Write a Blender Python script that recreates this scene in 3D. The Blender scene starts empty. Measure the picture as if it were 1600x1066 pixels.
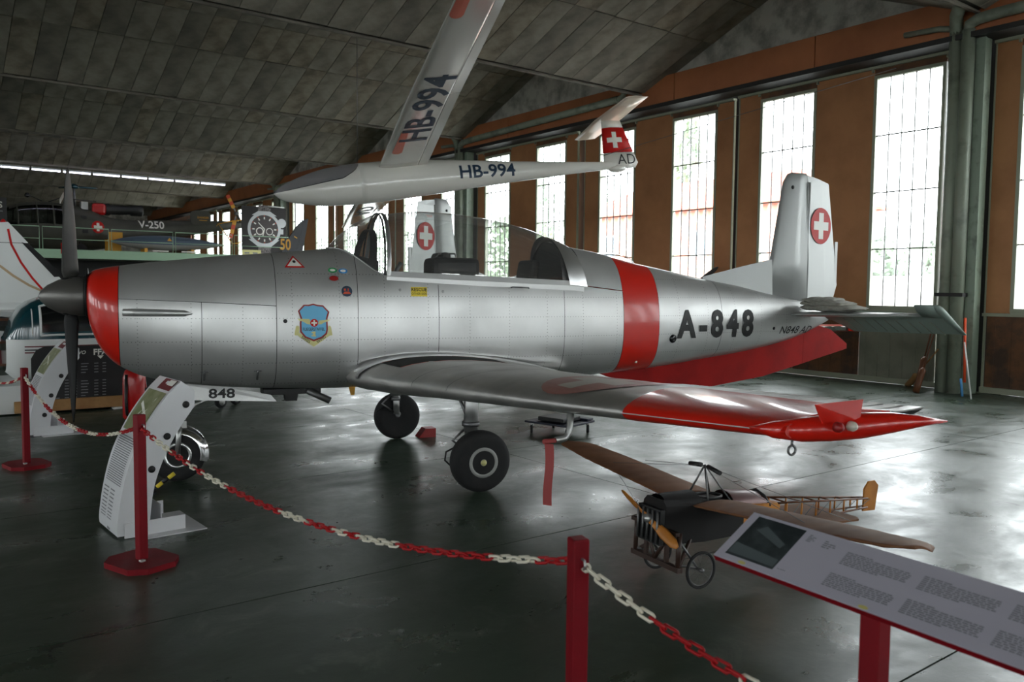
import bpy, bmesh, math, random
import numpy as np
from mathutils import Vector, Matrix

random.seed(7)
SC = bpy.context.scene
COL = SC.collection

# ------------------------------------------------------------------ camera
IW, IH, CX, CY, FPX, HC = 1600, 1066, 800.0, 533.0, 1291.0, 1.70
def _cam_axes(roll=0.010, hy=450.0, vplx=-180.0):
    def d(px, py):
        v = np.array([px-CX, py-CY, FPX]); return v/np.linalg.norm(v)
    up = np.cross(d(0, hy-800*roll), d(1600, hy+800*roll)); up /= np.linalg.norm(up)
    if up[1] > 0: up = -up
    u = d(vplx, hy+(vplx-800)*roll); u = u-up*np.dot(u, up); u /= np.linalg.norm(u)
    X = -u; Y = np.cross(up, X)
    if Y[2] < 0: Y = -Y
    return np.stack([X, Y, up])
RC = _cam_axes()
cam = bpy.data.cameras.new('camera'); camo = bpy.data.objects.new('camera', cam); COL.objects.link(camo)
camo.matrix_world = Matrix(((RC[0,0], -RC[0,1], -RC[0,2], 0), (RC[1,0], -RC[1,1], -RC[1,2], 0), (RC[2,0], -RC[2,1], -RC[2,2], HC), (0,0,0,1)))
cam.sensor_fit = 'HORIZONTAL'; cam.sensor_width = 22.3; cam.lens = FPX/IW*22.3
cam.clip_start = 0.05; cam.clip_end = 500
cam.dof.use_dof = True; cam.dof.focus_distance = 7.0; cam.dof.aperture_fstop = 2.8
SC.camera = camo

# ------------------------------------------------------------------ daylight: bright overcast sky seen through the windows
wd = bpy.data.worlds.new('overcast_sky'); SC.world = wd; wd.use_nodes = True
bg = wd.node_tree.nodes['Background']; bg.inputs['Color'].default_value = (0.93, 0.97, 1.0, 1); bg.inputs['Strength'].default_value = 9.0
SC.view_settings.view_transform = 'Standard'; SC.view_settings.look = 'None'
SC.view_settings.exposure = 0.66; SC.view_settings.gamma = 1.0; SC.view_settings.use_curve_mapping = False
SC.cycles.use_denoising = True
SC.cycles.max_bounces = 10; SC.cycles.diffuse_bounces = 5; SC.cycles.glossy_bounces = 4; SC.cycles.transparent_max_bounces = 24
SC.cycles.sample_clamp_indirect = 6.0; SC.cycles.caustics_reflective = False; SC.cycles.caustics_refractive = False
def portal(name, loc, rot, sx, sy):
    l = bpy.data.lights.new(name, 'AREA'); l.shape = 'RECTANGLE'; l.size = sx; l.size_y = sy
    l.cycles.is_portal = True
    o = bpy.data.objects.new(name, l); COL.objects.link(o); o.location = loc; o.rotation_euler = rot
WIN_Z0, WIN_Z1 = 1.44, 5.63
portal('sky_portal_front', (-10.5, 15.1, 3.53), (-math.pi/2, 0, 0), 68, 4.3)
portal('sky_portal_end', (24.5, 0, 3.53), (0, -math.pi/2, 0), 4.3, 29)
portal('sky_portal_back', (-8, -15.4, 3.53), (math.pi/2, 0, 0), 56, 4.3)

# ------------------------------------------------------------------ helpers
def ray(px, py): return RC@np.array([px-CX, py-CY, FPX])
def at_z(px, py, z=0.0):
    r = ray(px, py); t = (z-HC)/r[2]; return Vector((r[0]*t, r[1]*t, z))
def at_x(px, py, X):
    r = ray(px, py); t = X/r[0]; return Vector((X, r[1]*t, HC+r[2]*t))
def at_y(px, py, Y):
    r = ray(px, py); t = Y/r[1]; return Vector((r[0]*t, Y, HC+r[2]*t))
def srgb(*c):
    if len(c) == 1: c = (c[0],)*3
    return tuple(((x/255)/12.92 if x <= 10 else ((x/255+0.055)/1.055)**2.4) for x in c)

def nd(nt, t, **kw):
    n = nt.nodes.new(t)
    for k, v in kw.items():
        if hasattr(n, k): setattr(n, k, v)
        else: n.inputs[k.replace('_', ' ')].default_value = v
    return n
MATS = {}
def mat(name, col, rough=0.5, metal=0.0, spec=0.5, coat=0.0, noise=None, bump=None, emit=None, rough_noise=None, coords='Object'):
    """noise=(scale, colour2, low, high) mixes in a second colour; bump=(scale, strength); rough_noise=(scale, min, max)"""
    m = bpy.data.materials.new(name); m.use_nodes = True; nt = m.node_tree
    b = nt.nodes['Principled BSDF']
    b.inputs['Base Color'].default_value = (*col, 1); b.inputs['Roughness'].default_value = rough
    b.inputs['Metallic'].default_value = metal; b.inputs['Specular IOR Level'].default_value = spec
    b.inputs['Coat Weight'].default_value = coat; b.inputs['Coat Roughness'].default_value = 0.08
    tc = nt.nodes.new('ShaderNodeTexCoord'); L = nt.links.new
    if noise:
        n = nd(nt, 'ShaderNodeTexNoise', Scale=noise[0], Detail=6.0, Roughness=0.6); L(tc.outputs[coords], n.inputs['Vector'])
        mr = nd(nt, 'ShaderNodeMapRange'); mr.inputs['From Min'].default_value = noise[2]; mr.inputs['From Max'].default_value = noise[3]; L(n.outputs['Fac'], mr.inputs['Value'])
        mx = nt.nodes.new('ShaderNodeMix'); mx.data_type = 'RGBA'
        mx.inputs['A'].default_value = (*col, 1); mx.inputs['B'].default_value = (*noise[1], 1)
        L(mr.outputs['Result'], mx.inputs['Factor']); L(mx.outputs['Result'], b.inputs['Base Color'])
    if rough_noise:
        n = nd(nt, 'ShaderNodeTexNoise', Scale=rough_noise[0], Detail=5.0); L(tc.outputs[coords], n.inputs['Vector'])
        mr = nd(nt, 'ShaderNodeMapRange'); mr.inputs['From Min'].default_value = 0.35; mr.inputs['From Max'].default_value = 0.65
        mr.inputs['To Min'].default_value = rough_noise[1]; mr.inputs['To Max'].default_value = rough_noise[2]
        L(n.outputs['Fac'], mr.inputs['Value']); L(mr.outputs['Result'], b.inputs['Roughness'])
    if bump:
        n = nd(nt, 'ShaderNodeTexNoise', Scale=bump[0], Detail=5.0); L(tc.outputs[coords], n.inputs['Vector'])
        bp = nd(nt, 'ShaderNodeBump', Strength=bump[1], Distance=0.02); L(n.outputs['Fac'], bp.inputs['Height']); L(bp.outputs['Normal'], b.inputs['Normal'])
    if emit:
        b.inputs['Emission Color'].default_value = (*emit[0], 1); b.inputs['Emission Strength'].default_value = emit[1]
    MATS[name] = m
    return m
def glassy(name, tint=(1,1,1), refl=0.9, rough=0.02, streak=None, base=0.045, power=5.0, haze=0.0):
    """thin clear sheet: passes light straight through, mirrors at the fresnel rate; streak=(amount) adds dirt"""
    m = bpy.data.materials.new(name); m.use_nodes = True; nt = m.node_tree; nt.nodes.clear(); L = nt.links.new
    out = nt.nodes.new('ShaderNodeOutputMaterial'); tr = nt.nodes.new('ShaderNodeBsdfTransparent'); tr.inputs['Color'].default_value = (*tint, 1)
    gl = nt.nodes.new('ShaderNodeBsdfGlossy'); gl.inputs['Roughness'].default_value = rough; gl.inputs['Color'].default_value = (refl, refl, refl, 1)
    lw = nt.nodes.new('ShaderNodeLayerWeight'); lw.inputs['Blend'].default_value = 0.5
    pw = nt.nodes.new('ShaderNodeMath'); pw.operation = 'POWER'; pw.inputs[1].default_value = power; L(lw.outputs['Facing'], pw.inputs[0])
    fr = nt.nodes.new('ShaderNodeMath'); fr.operation = 'MULTIPLY_ADD'; fr.inputs[1].default_value = 0.8; fr.inputs[2].default_value = base; L(pw.outputs[0], fr.inputs[0])
    mx = nt.nodes.new('ShaderNodeMixShader'); L(fr.outputs[0], mx.inputs[0]); L(tr.outputs[0], mx.inputs[1]); L(gl.outputs[0], mx.inputs[2])
    last = mx
    if haze:
        df = nt.nodes.new('ShaderNodeBsdfDiffuse'); df.inputs['Color'].default_value = (0.8, 0.8, 0.82, 1); tl = nt.nodes.new('ShaderNodeBsdfTranslucent'); tl.inputs['Color'].default_value = (0.8, 0.8, 0.82, 1)
        ad = nt.nodes.new('ShaderNodeMixShader'); L(df.outputs[0], ad.inputs[1]); L(tl.outputs[0], ad.inputs[2])
        m3 = nt.nodes.new('ShaderNodeMixShader'); m3.inputs[0].default_value = haze; L(mx.outputs[0], m3.inputs[1]); L(ad.outputs[0], m3.inputs[2]); last = m3
    if streak:
        tc = nt.nodes.new('ShaderNodeTexCoord'); mp = nt.nodes.new('ShaderNodeMapping'); mp.inputs['Scale'].default_value = (16, 16, 0.35); L(tc.outputs['Object'], mp.inputs['Vector'])
        n = nd(nt, 'ShaderNodeTexNoise', Scale=1.0, Detail=6.0); L(mp.outputs[0], n.inputs['Vector'])
        mr = nd(nt, 'ShaderNodeMapRange'); mr.inputs['From Min'].default_value = 0.42; mr.inputs['From Max'].default_value = 0.75; mr.inputs['To Max'].default_value = streak; L(n.outputs['Fac'], mr.inputs['Value'])
        tl = nt.nodes.new('ShaderNodeBsdfTranslucent'); tl.inputs['Color'].default_value = (0.75, 0.78, 0.78, 1)
        m2 = nt.nodes.new('ShaderNodeMixShader'); L(mr.outputs['Result'], m2.inputs[0]); L(mx.outputs[0], m2.inputs[1]); L(tl.outputs[0], m2.inputs[2]); last = m2
    L(last.outputs[0], out.inputs[0]); MATS[name] = m
    return m

class MB:
    """collects shapes for one mesh object"""
    def __init__(s): s.v = []; s.f = []; s.sm = []; s.mi = []
    def add(s, vs, fs, smooth=False, mi=0):
        o = len(s.v); s.v += [tuple(v) for v in vs]
        for f in fs: s.f.append(tuple(i+o for i in f)); s.sm.append(smooth); s.mi.append(mi)
        return s
    def box(s, c, d, M=None, mi=0):
        x, y, z = d[0]/2, d[1]/2, d[2]/2; c = Vector(c)
        vs = [Vector((a*x, b*y, e*z)) for a in (-1,1) for b in (-1,1) for e in (-1,1)]
        if M is not None: vs = [M@v for v in vs]
        return s.add([v+c for v in vs], [(0,1,3,2),(4,6,7,5),(0,4,5,1),(2,3,7,6),(0,2,6,4),(1,5,7,3)], mi=mi)
    def bevbox(s, c, d, bv, M=None, mi=0):
        bm = bmesh.new(); bmesh.ops.create_cube(bm, size=1)
        bmesh.ops.scale(bm, vec=Vector(d), verts=bm.verts)
        bmesh.ops.bevel(bm, geom=bm.edges[:], offset=bv, segments=2, affect='EDGES', profile=0.5)
        vs = [v.co.copy() for v in bm.verts]
        if M is not None: vs = [M@v for v in vs]
        bm.verts.index_update(); fs = [[v.index for v in f.verts] for f in bm.faces]; bm.free()
        return s.add([v+Vector(c) for v in vs], fs, mi=mi)
    def tube(s, path, r, n=8, caps=True, smooth=True, mi=0, closed=False):
        P = [Vector(p) for p in path]; k = len(P); R = r if hasattr(r, '__len__') else [r]*k
        ts = []
        for i in range(k):
            a = P[(i-1) % k] if (closed or i > 0) else P[i]; b = P[(i+1) % k] if (closed or i < k-1) else P[i]
            ts.append((b-a).normalized())
        u = ts[0].orthogonal().normalized(); vs = []
        for i in range(k):
            u = (u-ts[i]*u.dot(ts[i]));
            u = u.normalized() if u.length > 1e-6 else ts[i].orthogonal().normalized()
            w = ts[i].cross(u)
            for j in range(n):
                a = 2*math.pi*j/n; vs.append(P[i]+(u*math.cos(a)+w*math.sin(a))*R[i])
        fs = []
        for i in range(k if closed else k-1):
            i2 = (i+1) % k
            for j in range(n):
                j2 = (j+1) % n; fs.append((i*n+j, i*n+j2, i2*n+j2, i2*n+j))
        s.add(vs, fs, smooth, mi)
        if caps and not closed:
            o = len(s.v)-len(vs)
            s.f.append(tuple(o+j for j in range(n-1, -1, -1))); s.sm.append(False); s.mi.append(mi)
            s.f.append(tuple(o+(k-1)*n+j for j in range(n))); s.sm.append(False); s.mi.append(mi)
        return s
    def lathe(s, prof, o=(0,0,0), axis=(1,0,0), n=24, smooth=True, mi=0, caps=True):
        """prof: list of (distance along axis, radius)"""
        ax = Vector(axis).normalized(); u = ax.orthogonal().normalized(); w = ax.cross(u); o = Vector(o)
        vs = []; fs = []
        for a, r in prof:
            for j in range(n):
                t = 2*math.pi*j/n; vs.append(o+ax*a+(u*math.cos(t)+w*math.sin(t))*max(r, 1e-5))
        for i in range(len(prof)-1):
            for j in range(n):
                j2 = (j+1) % n; fs.append((i*n+j, i*n+j2, (i+1)*n+j2, (i+1)*n+j))
        if caps:
            fs.append(tuple(range(n-1, -1, -1))); fs.append(tuple((len(prof)-1)*n+j for j in range(n)))
        return s.add(vs, fs, smooth, mi)
    def prism(s, poly, ext, mi=0, smooth=False):
        """poly: 3-D points of one face, ext: vector to the other face"""
        P = [Vector(p) for p in poly]; e = Vector(ext); n = len(P)
        fs = [tuple(range(n)), tuple(range(2*n-1, n-1, -1))]+[(i, (i+1) % n+0, (i+1) % n+n, i+n) for i in range(n)]
        return s.add(P+[p+e for p in P], fs, smooth, mi)
    def grid(s, G, smooth=True, closed=False, mi=0):
        nr, nc = len(G), len(G[0]); vs = [p for row in G for p in row]; fs = []
        for i in range(nr-1):
            for j in range(nc if closed else nc-1):
                j2 = (j+1) % nc; fs.append((i*nc+j, i*nc+j2, (i+1)*nc+j2, (i+1)*nc+j))
        return s.add(vs, fs, smooth, mi)
    def loft(s, rings, smooth=True, caps=True, mi=0):
        s.grid(rings, smooth, True, mi); n = len(rings[0]); o = len(s.v)-n*len(rings)
        if caps:
            s.f.append(tuple(o+j for j in range(n-1, -1, -1))); s.sm.append(False); s.mi.append(mi)
            s.f.append(tuple(o+(len(rings)-1)*n+j for j in range(n))); s.sm.append(False); s.mi.append(mi)
        return s
    def mesh(s, name, ms, fix=True):
        me = bpy.data.meshes.new(name); me.from_pydata(s.v, [], s.f)
        for p, sm, mi in zip(me.polygons, s.sm, s.mi): p.use_smooth = sm; p.material_index = mi
        for m in (ms if isinstance(ms, (list, tuple)) else [ms]): me.materials.append(MATS[m] if isinstance(m, str) else m)
        if fix:
            bm = bmesh.new(); bm.from_mesh(me); bmesh.ops.recalc_face_normals(bm, faces=bm.faces); bm.to_mesh(me); bm.free()
        me.update(); return me
    def build(s, name, ms, parent=None, fix=True):
        o = bpy.data.objects.new(name, s.mesh(name, ms, fix)); COL.objects.link(o)
        if parent is not None: o.parent = parent
        return o
def inst(name, me, parent=None, loc=(0,0,0), rot=None, M=None):
    o = bpy.data.objects.new(name, me); COL.objects.link(o); o.parent = parent
    if M is not None: o.matrix_local = M
    else:
        o.location = loc
        if rot: o.rotation_euler = rot
    return o
def tag(o, label=None, cat=None, group=None, kind=None):
    if label: o['label'] = label
    if cat: o['category'] = cat
    if group: o['group'] = group
    if kind: o['kind'] = kind
    return o
def thing(name, label, cat, loc=(0,0,0), rot=(0,0,0), group=None, kind=None):
    o = bpy.data.objects.new(name, None); COL.objects.link(o); o.location = loc; o.rotation_euler = rot; o.empty_display_size = 0.1
    return tag(o, label, cat, group, kind)
def struct(o): o['kind'] = 'structure'; return o
def copy_tree(o, parent=None):
    c = o.copy(); COL.objects.link(c); c.parent = parent
    for ch in list(o.children): copy_tree(ch, c)
    return c

_tcache = {}
def text2d(body, size=1.0, bold=0.0, align='CENTER', step=None, italic=0.0, spacing=1.0):
    """flat triangulated lettering, centred on its height, as (verts2d, faces)"""
    key = (body, size, bold, align, step, italic, spacing)
    if key in _tcache: return _tcache[key]
    cu = bpy.data.curves.new('lettering', 'FONT'); cu.body = body; cu.size = size; cu.offset = bold*size; cu.align_x = align; cu.shear = italic
    cu.space_character = spacing; cu.resolution_u = 3
    ob = bpy.data.objects.new('lettering', cu); COL.objects.link(ob)
    dg = bpy.context.evaluated_depsgraph_get(); dg.update(); me = bpy.data.meshes.new_from_object(ob.evaluated_get(dg))
    bpy.data.objects.remove(ob); bpy.data.curves.remove(cu)
    bm = bmesh.new(); bm.from_mesh(me); bpy.data.meshes.remove(me)
    bmesh.ops.remove_doubles(bm, verts=bm.verts, dist=1e-5*size)
    ys = [v.co.y for v in bm.verts]; lo, hi = min(ys), max(ys); mid = (lo+hi)/2
    if step:
        y = lo+step
        while y < hi-1e-4:
            bmesh.ops.bisect_plane(bm, geom=bm.verts[:]+bm.edges[:]+bm.faces[:], plane_co=(0,y,0), plane_no=(0,1,0)); y += step
        xs = [v.co.x for v in bm.verts]; x = min(xs)+step
        while x < max(xs)-1e-4:
            bmesh.ops.bisect_plane(bm, geom=bm.verts[:]+bm.edges[:]+bm.faces[:], plane_co=(x,0,0), plane_no=(1,0,0)); x += step
    bm.verts.index_update()
    r = ([(v.co.x, v.co.y-mid) for v in bm.verts], [[v.index for v in f.verts] for f in bm.faces]); bm.free()
    _tcache[key] = r; return r
def subdiv2d(polys, step):
    """cut flat polygons into cells so that they can wrap a curved surface"""
    bm = bmesh.new()
    for P in polys: bm.faces.new([bm.verts.new((x, y, 0)) for x, y in P])
    for ax, no in ((0, (1,0,0)), (1, (0,1,0))):
        vs = [v.co[ax] for v in bm.verts]; t = min(vs)+step; hi = max(vs)
        while t < hi-1e-5:
            co = [0,0,0]; co[ax] = t
            bmesh.ops.bisect_plane(bm, geom=bm.verts[:]+bm.edges[:]+bm.faces[:], plane_co=co, plane_no=no); t += step
    bmesh.ops.triangulate(bm, faces=bm.faces[:]); bm.verts.index_update()
    r = ([(v.co.x, v.co.y) for v in bm.verts], [[v.index for v in f.verts] for f in bm.faces]); bm.free(); return r
def decal(name, vf, fn, m, parent):
    return MB().add([fn(x, y) for x, y in vf[0]], vf[1]).build(name, m, parent, fix=False)
def ring2d(r0, r1, n=28, c=(0,0)):
    return [[(c[0]+r*math.cos(t), c[1]+r*math.sin(t)) for r, t in ((r0,a),(r1,a),(r1,b),(r0,b))] for a, b in [(2*math.pi*i/n, 2*math.pi*(i+1)/n) for i in range(n)]]
def circ2d(r, n=28, c=(0,0)): return [(c[0]+r*math.cos(2*math.pi*i/n), c[1]+r*math.sin(2*math.pi*i/n)) for i in range(n)]
def cross2d(a, w, c=(0,0)):
    p = [(-w,-a),(w,-a),(w,-w),(a,-w),(a,w),(w,w),(w,a),(-w,a),(-w,w),(-a,w),(-a,-w),(-w,-w)]
    return [(x+c[0], y+c[1]) for x, y in p]
def hermite(xs, ys, x):
    """smooth interpolation through a table (xs rising)"""
    xs = np.asarray(xs, float); ys = np.asarray(ys, float)
    i = int(np.clip(np.searchsorted(xs, x)-1, 0, len(xs)-2)); h = xs[i+1]-xs[i]; t = min(max((x-xs[i])/h, 0), 1)
    def sl(k):
        if k == 0: return (ys[1]-ys[0])/(xs[1]-xs[0])
        if k == len(xs)-1: return (ys[-1]-ys[-2])/(xs[-1]-xs[-2])
        a = (ys[k]-ys[k-1])/(xs[k]-xs[k-1]); b = (ys[k+1]-ys[k])/(xs[k+1]-xs[k])
        return 0 if a*b <= 0 else 2*a*b/(a+b)
    m0, m1 = sl(i)*h, sl(i+1)*h
    return (2*t**3-3*t*t+1)*ys[i]+(t**3-2*t*t+t)*m0+(-2*t**3+3*t*t)*ys[i+1]+(t**3-t*t)*m1

# ------------------------------------------------------------------ materials
mat('concrete_board', srgb(156,151,138), 0.9, noise=(1.3, srgb(112,108,98), 0.40, 0.68), bump=(60, 0.25), coords='Object')
mat('concrete_board_dark', srgb(142,137,125), 0.9, noise=(1.1, srgb(98,94,86), 0.38, 0.68), bump=(60, 0.25))
mat('concrete_board_warm', srgb(160,152,135), 0.9, noise=(1.7, srgb(114,106,93), 0.40, 0.66), bump=(60, 0.25))
mat('concrete', srgb(216,214,206), 0.9, noise=(2.2, srgb(160,158,151), 0.42, 0.62), bump=(40, 0.3))
mat('joint_dark', srgb(72,69,63), 0.95)
mat('brown_board', srgb(176,122,78), 0.62, noise=(1.2, srgb(156,104,64), 0.4, 0.7))
mat('orange_board', srgb(180,112,70), 0.6, noise=(1.0, srgb(160,96,58), 0.4, 0.7))
mat('rust_board', srgb(112,74,46), 0.75, noise=(3.0, srgb(70,52,40), 0.4, 0.62))
mat('grey_sheet', srgb(136,136,120), 0.6, noise=(2.0, srgb(112,112,98), 0.4, 0.7))
mat('green_steel', srgb(128,142,126), 0.5, noise=(5.0, srgb(96,104,92), 0.52, 0.7))
mat('pipe_green', srgb(138,146,130), 0.45, noise=(3.0, srgb(106,112,100), 0.5, 0.72))
mat('dark_steel', srgb(26,25,24), 0.6)
mat('frame_paint', srgb(148,152,132), 0.5)
mat('muntin', srgb(62,60,58), 0.5)
glassy('window_glass', (0.97,0.985,0.98), 0.9, 0.03, streak=0.16)
mat('alu', (0.56,0.56,0.55), 0.38, 0.68, noise=(1.6, (0.48,0.48,0.47), 0.35, 0.7), rough_noise=(2.5, 0.31, 0.42))
mat('alu_dull', (0.50,0.49,0.47), 0.46, 0.85, noise=(2.4, (0.40,0.39,0.37), 0.38, 0.68), rough_noise=(3.5, 0.36, 0.55))
mat('alu_bright', (0.70,0.70,0.70), 0.30, 0.95)
mat('alu_paint', srgb(158,160,158), 0.42, 0.4)
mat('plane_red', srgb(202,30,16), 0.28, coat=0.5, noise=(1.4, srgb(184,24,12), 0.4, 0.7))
mat('plane_red_faded', srgb(150,98,90), 0.4, noise=(2.0, srgb(138,92,84), 0.4, 0.7))
mat('cross_faded', srgb(168,160,150), 0.4)
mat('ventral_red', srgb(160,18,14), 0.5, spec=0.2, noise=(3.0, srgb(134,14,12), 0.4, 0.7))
mat('dark_gap', srgb(26,25,24), 0.7)
mat('black_paint', srgb(16,16,17), 0.55)
mat('black_gloss', srgb(12,12,14), 0.25)
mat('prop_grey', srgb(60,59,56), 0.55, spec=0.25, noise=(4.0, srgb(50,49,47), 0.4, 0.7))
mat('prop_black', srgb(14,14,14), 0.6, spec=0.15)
mat('spinner_grey', srgb(98,96,92), 0.36, 0.5)
mat('white_decal', srgb(226,224,216), 0.45)
mat('red_decal', srgb(190,26,22), 0.5, spec=0.2)
mat('sky_blue_decal', srgb(98,176,214), 0.45)
mat('dark_red_decal', srgb(140,22,22), 0.45)
mat('cream_decal', srgb(206,200,136), 0.5)
mat('navy_decal', srgb(28,52,74), 0.4)
mat('yellow_decal', srgb(222,196,52), 0.5)
mat('green_decal', srgb(40,140,80), 0.5)
mat('blue_decal', srgb(70,140,196), 0.5)
mat('rubber', srgb(22,22,23), 0.82, noise=(6.0, srgb(34,33,32), 0.45, 0.7))
mat('steel', (0.42,0.42,0.41), 0.38, 0.85)
mat('steel_dark', (0.16,0.16,0.16), 0.45, 0.8)
mat('chrome', (0.7,0.7,0.7), 0.12, 1.0)
glassy('perspex', (0.86,0.87,0.86), 1.0, 0.01, base=0.10, power=3.0, haze=0.05)  # slight white haze in the glass stands in for bright reflections
glassy('lens_glass', (0.85,0.85,0.83), 1.0, 0.03)
mat('seat_dark', srgb(26,26,24), 0.8)
mat('cloth_cover', srgb(176,174,164), 0.85, noise=(8.0, srgb(146,144,134), 0.4, 0.65))
mat('gel_white', srgb(222,220,212), 0.22, coat=0.6)
mat('gel_under', srgb(206,204,196), 0.16, coat=0.8)
mat('gel_cream', srgb(222,206,186), 0.3)
mat('dayglo', srgb(232,122,98), 0.3)
glassy('glider_canopy', (0.70,0.70,0.77), 1.0, 0.05, base=0.12, power=3.0, haze=0.30)  # pale haze and lavender tint stand in for reflected windows
mat('post_red', srgb(118,7,20), 0.55, spec=0.2, noise=(5.0, srgb(104,10,20), 0.4, 0.7))
mat('chain_red', srgb(160,18,24), 0.45, spec=0.3)
mat('chain_white', srgb(216,210,192), 0.45)
mat('panel_white', srgb(206,206,208), 0.35)
mat('print_grey', srgb(120,120,124), 0.6)
mat('print_maroon', srgb(106,38,42), 0.5)
mat('print_photo', srgb(104,112,70), 0.4, noise=(5.0, srgb(140,140,110), 0.45, 0.65))
mat('print_dark', srgb(38,44,46), 0.4, noise=(9.0, srgb(70,78,80), 0.45, 0.72))
mat('sign_white', srgb(176,172,184), 0.4)
mat('sticker_yellow', srgb(196,184,110), 0.6)
mat('wood', srgb(166,126,78), 0.6, noise=(3.0, srgb(140,98,56), 0.4, 0.66))
mat('wood_dark', srgb(112,66,36), 0.5, noise=(6.0, srgb(82,46,24), 0.4, 0.66))
mat('wing_cloth', srgb(124,84,56), 0.65, spec=0.3, noise=(3.0, srgb(96,62,40), 0.4, 0.7))
mat('ply_orange', srgb(188,122,46), 0.45, noise=(5.0, srgb(158,96,34), 0.4, 0.7))
mat('tin_maroon', srgb(84,50,48), 0.3, 0.3)
mat('olive', srgb(62,62,52), 0.5, noise=(1.5, srgb(52,52,44), 0.4, 0.7))
mat('heli_dark', srgb(26,27,26), 0.5)
glassy('heli_glass', (0.35,0.37,0.36), 1.0, 0.03)
mat('tank_blue', srgb(74,88,104), 0.45)
mat('tank_grey', srgb(140,140,136), 0.5)
mat('pale_green', srgb(152,184,154), 0.5)
mat('mustard', srgb(206,150,44), 0.5)
mat('orange_red', srgb(196,74,40), 0.5)
mat('teal_paint', srgb(14,58,66), 0.18, coat=0.6)
mat('white_paint', srgb(214,216,214), 0.35)
mat('tan_stripe', srgb(178,152,118), 0.5)
mat('tinted_black', srgb(14,16,18), 0.12, coat=0.7)
mat('board_black', srgb(14,14,16), 0.45)
mat('extinguisher_red', srgb(186,20,20), 0.3, coat=0.3)
mat('fin_navy', srgb(18,22,30), 0.4)
mat('watch_silver', srgb(196,198,200), 0.5)
mat('watch_dial', srgb(66,58,58), 0.6)
mat('banner_dark', srgb(36,32,32), 0.7)
mat('straw', srgb(160,120,76), 0.9)
mat('pole_orange', srgb(236,84,40), 0.45)
mat('dolly_blue', srgb(22,26,44), 0.5)
mat('tube_lit', (0.9,0.92,1.0), 0.4, emit=((0.80,0.80,1.0), 6.0))
mat('pink_render', srgb(214,150,126), 0.9)
mat('roof_tile', srgb(190,96,70), 0.9)
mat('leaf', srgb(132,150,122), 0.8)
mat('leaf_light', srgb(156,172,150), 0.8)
mat('bark', srgb(84,72,58), 0.9)
mat('asphalt', srgb(126,126,124), 0.95)
mat('house_white', srgb(222,220,212), 0.9)
mat('house_glass', srgb(120,136,150), 0.2)
# ------------------------------------------------------------------ special node materials
def floor_material():
    m = bpy.data.materials.new('painted_floor'); m.use_nodes = True; nt = m.node_tree; b = nt.nodes['Principled BSDF']; L = nt.links.new
    g = nt.nodes.new('ShaderNodeNewGeometry')
    def noise(sc, det=6.0, rough=0.6, dist=0.0, stretch=None):
        n = nd(nt, 'ShaderNodeTexNoise', Scale=sc, Detail=det, Roughness=rough, Distortion=dist)
        if stretch:
            mp = nt.nodes.new('ShaderNodeMapping'); mp.inputs['Scale'].default_value = stretch; L(g.outputs['Position'], mp.inputs['Vector']); L(mp.outputs[0], n.inputs['Vector'])
        else: L(g.outputs['Position'], n.inputs['Vector'])
        return n.outputs['Fac']
    def rng(f, a, b_, c=0.0, d=1.0):
        r = nd(nt, 'ShaderNodeMapRange'); r.inputs['From Min'].default_value = a; r.inputs['From Max'].default_value = b_; r.inputs['To Min'].default_value = c; r.inputs['To Max'].default_value = d
        L(f, r.inputs['Value']); return r.outputs['Result']
    def mix(f, A, B):
        x = nt.nodes.new('ShaderNodeMix'); x.data_type = 'RGBA'; L(f, x.inputs['Factor'])
        for k, s in (('A', A), ('B', B)):
            if isinstance(s, tuple): x.inputs[k].default_value = (*s, 1)
            else: L(s, x.inputs[k])
        return x.outputs['Result']
    c1 = mix(rng(noise(0.7), 0.35, 0.68), srgb(42,56,43), srgb(58,70,58))
    c2 = mix(rng(noise(2.6, 8.0, 0.7, 0.6), 0.56, 0.74, 0, 0.6), c1, srgb(108,114,103))
    c3 = mix(rng(noise(6.0, 8.0, 0.75, 0.3, (1.0, 0.45, 1.0)), 0.60, 0.72, 0, 0.65), c2, srgb(38,42,38))
    # hairline cracks
    vo = nt.nodes.new('ShaderNodeTexVoronoi'); vo.feature = 'DISTANCE_TO_EDGE'; vo.inputs['Scale'].default_value = 0.32
    nz = nd(nt, 'ShaderNodeTexNoise', Scale=1.3, Detail=7.0); L(g.outputs['Position'], nz.inputs['Vector'])
    va = nt.nodes.new('ShaderNodeVectorMath'); va.operation = 'ADD'; L(g.outputs['Position'], va.inputs[0]); L(nz.outputs['Color'], va.inputs[1]); L(va.outputs[0], vo.inputs['Vector'])
    cr = rng(vo.outputs['Distance'], 0.0, 0.006, 1.0, 0.0)
    mm = nt.nodes.new('ShaderNodeMath'); mm.operation = 'MULTIPLY'; L(cr, mm.inputs[0]); L(rng(noise(0.5), 0.5, 0.58), mm.inputs[1])
    c4 = mix(mm.outputs[0], c3, srgb(24,25,24))
    L(c4, b.inputs['Base Color'])
    L(rng(noise(1.6, 8.0, 0.68, 0.4, (1.0, 0.7, 1.0)), 0.36, 0.66, 0.24, 0.48), b.inputs['Roughness'])
    b.inputs['Specular IOR Level'].default_value = 0.6
    bp = nd(nt, 'ShaderNodeBump', Strength=0.2, Distance=0.02); L(noise(2.2, 8.0, 0.65), bp.inputs['Height']); L(bp.outputs['Normal'], b.inputs['Normal'])
    MATS['painted_floor'] = m
floor_material()
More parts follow.
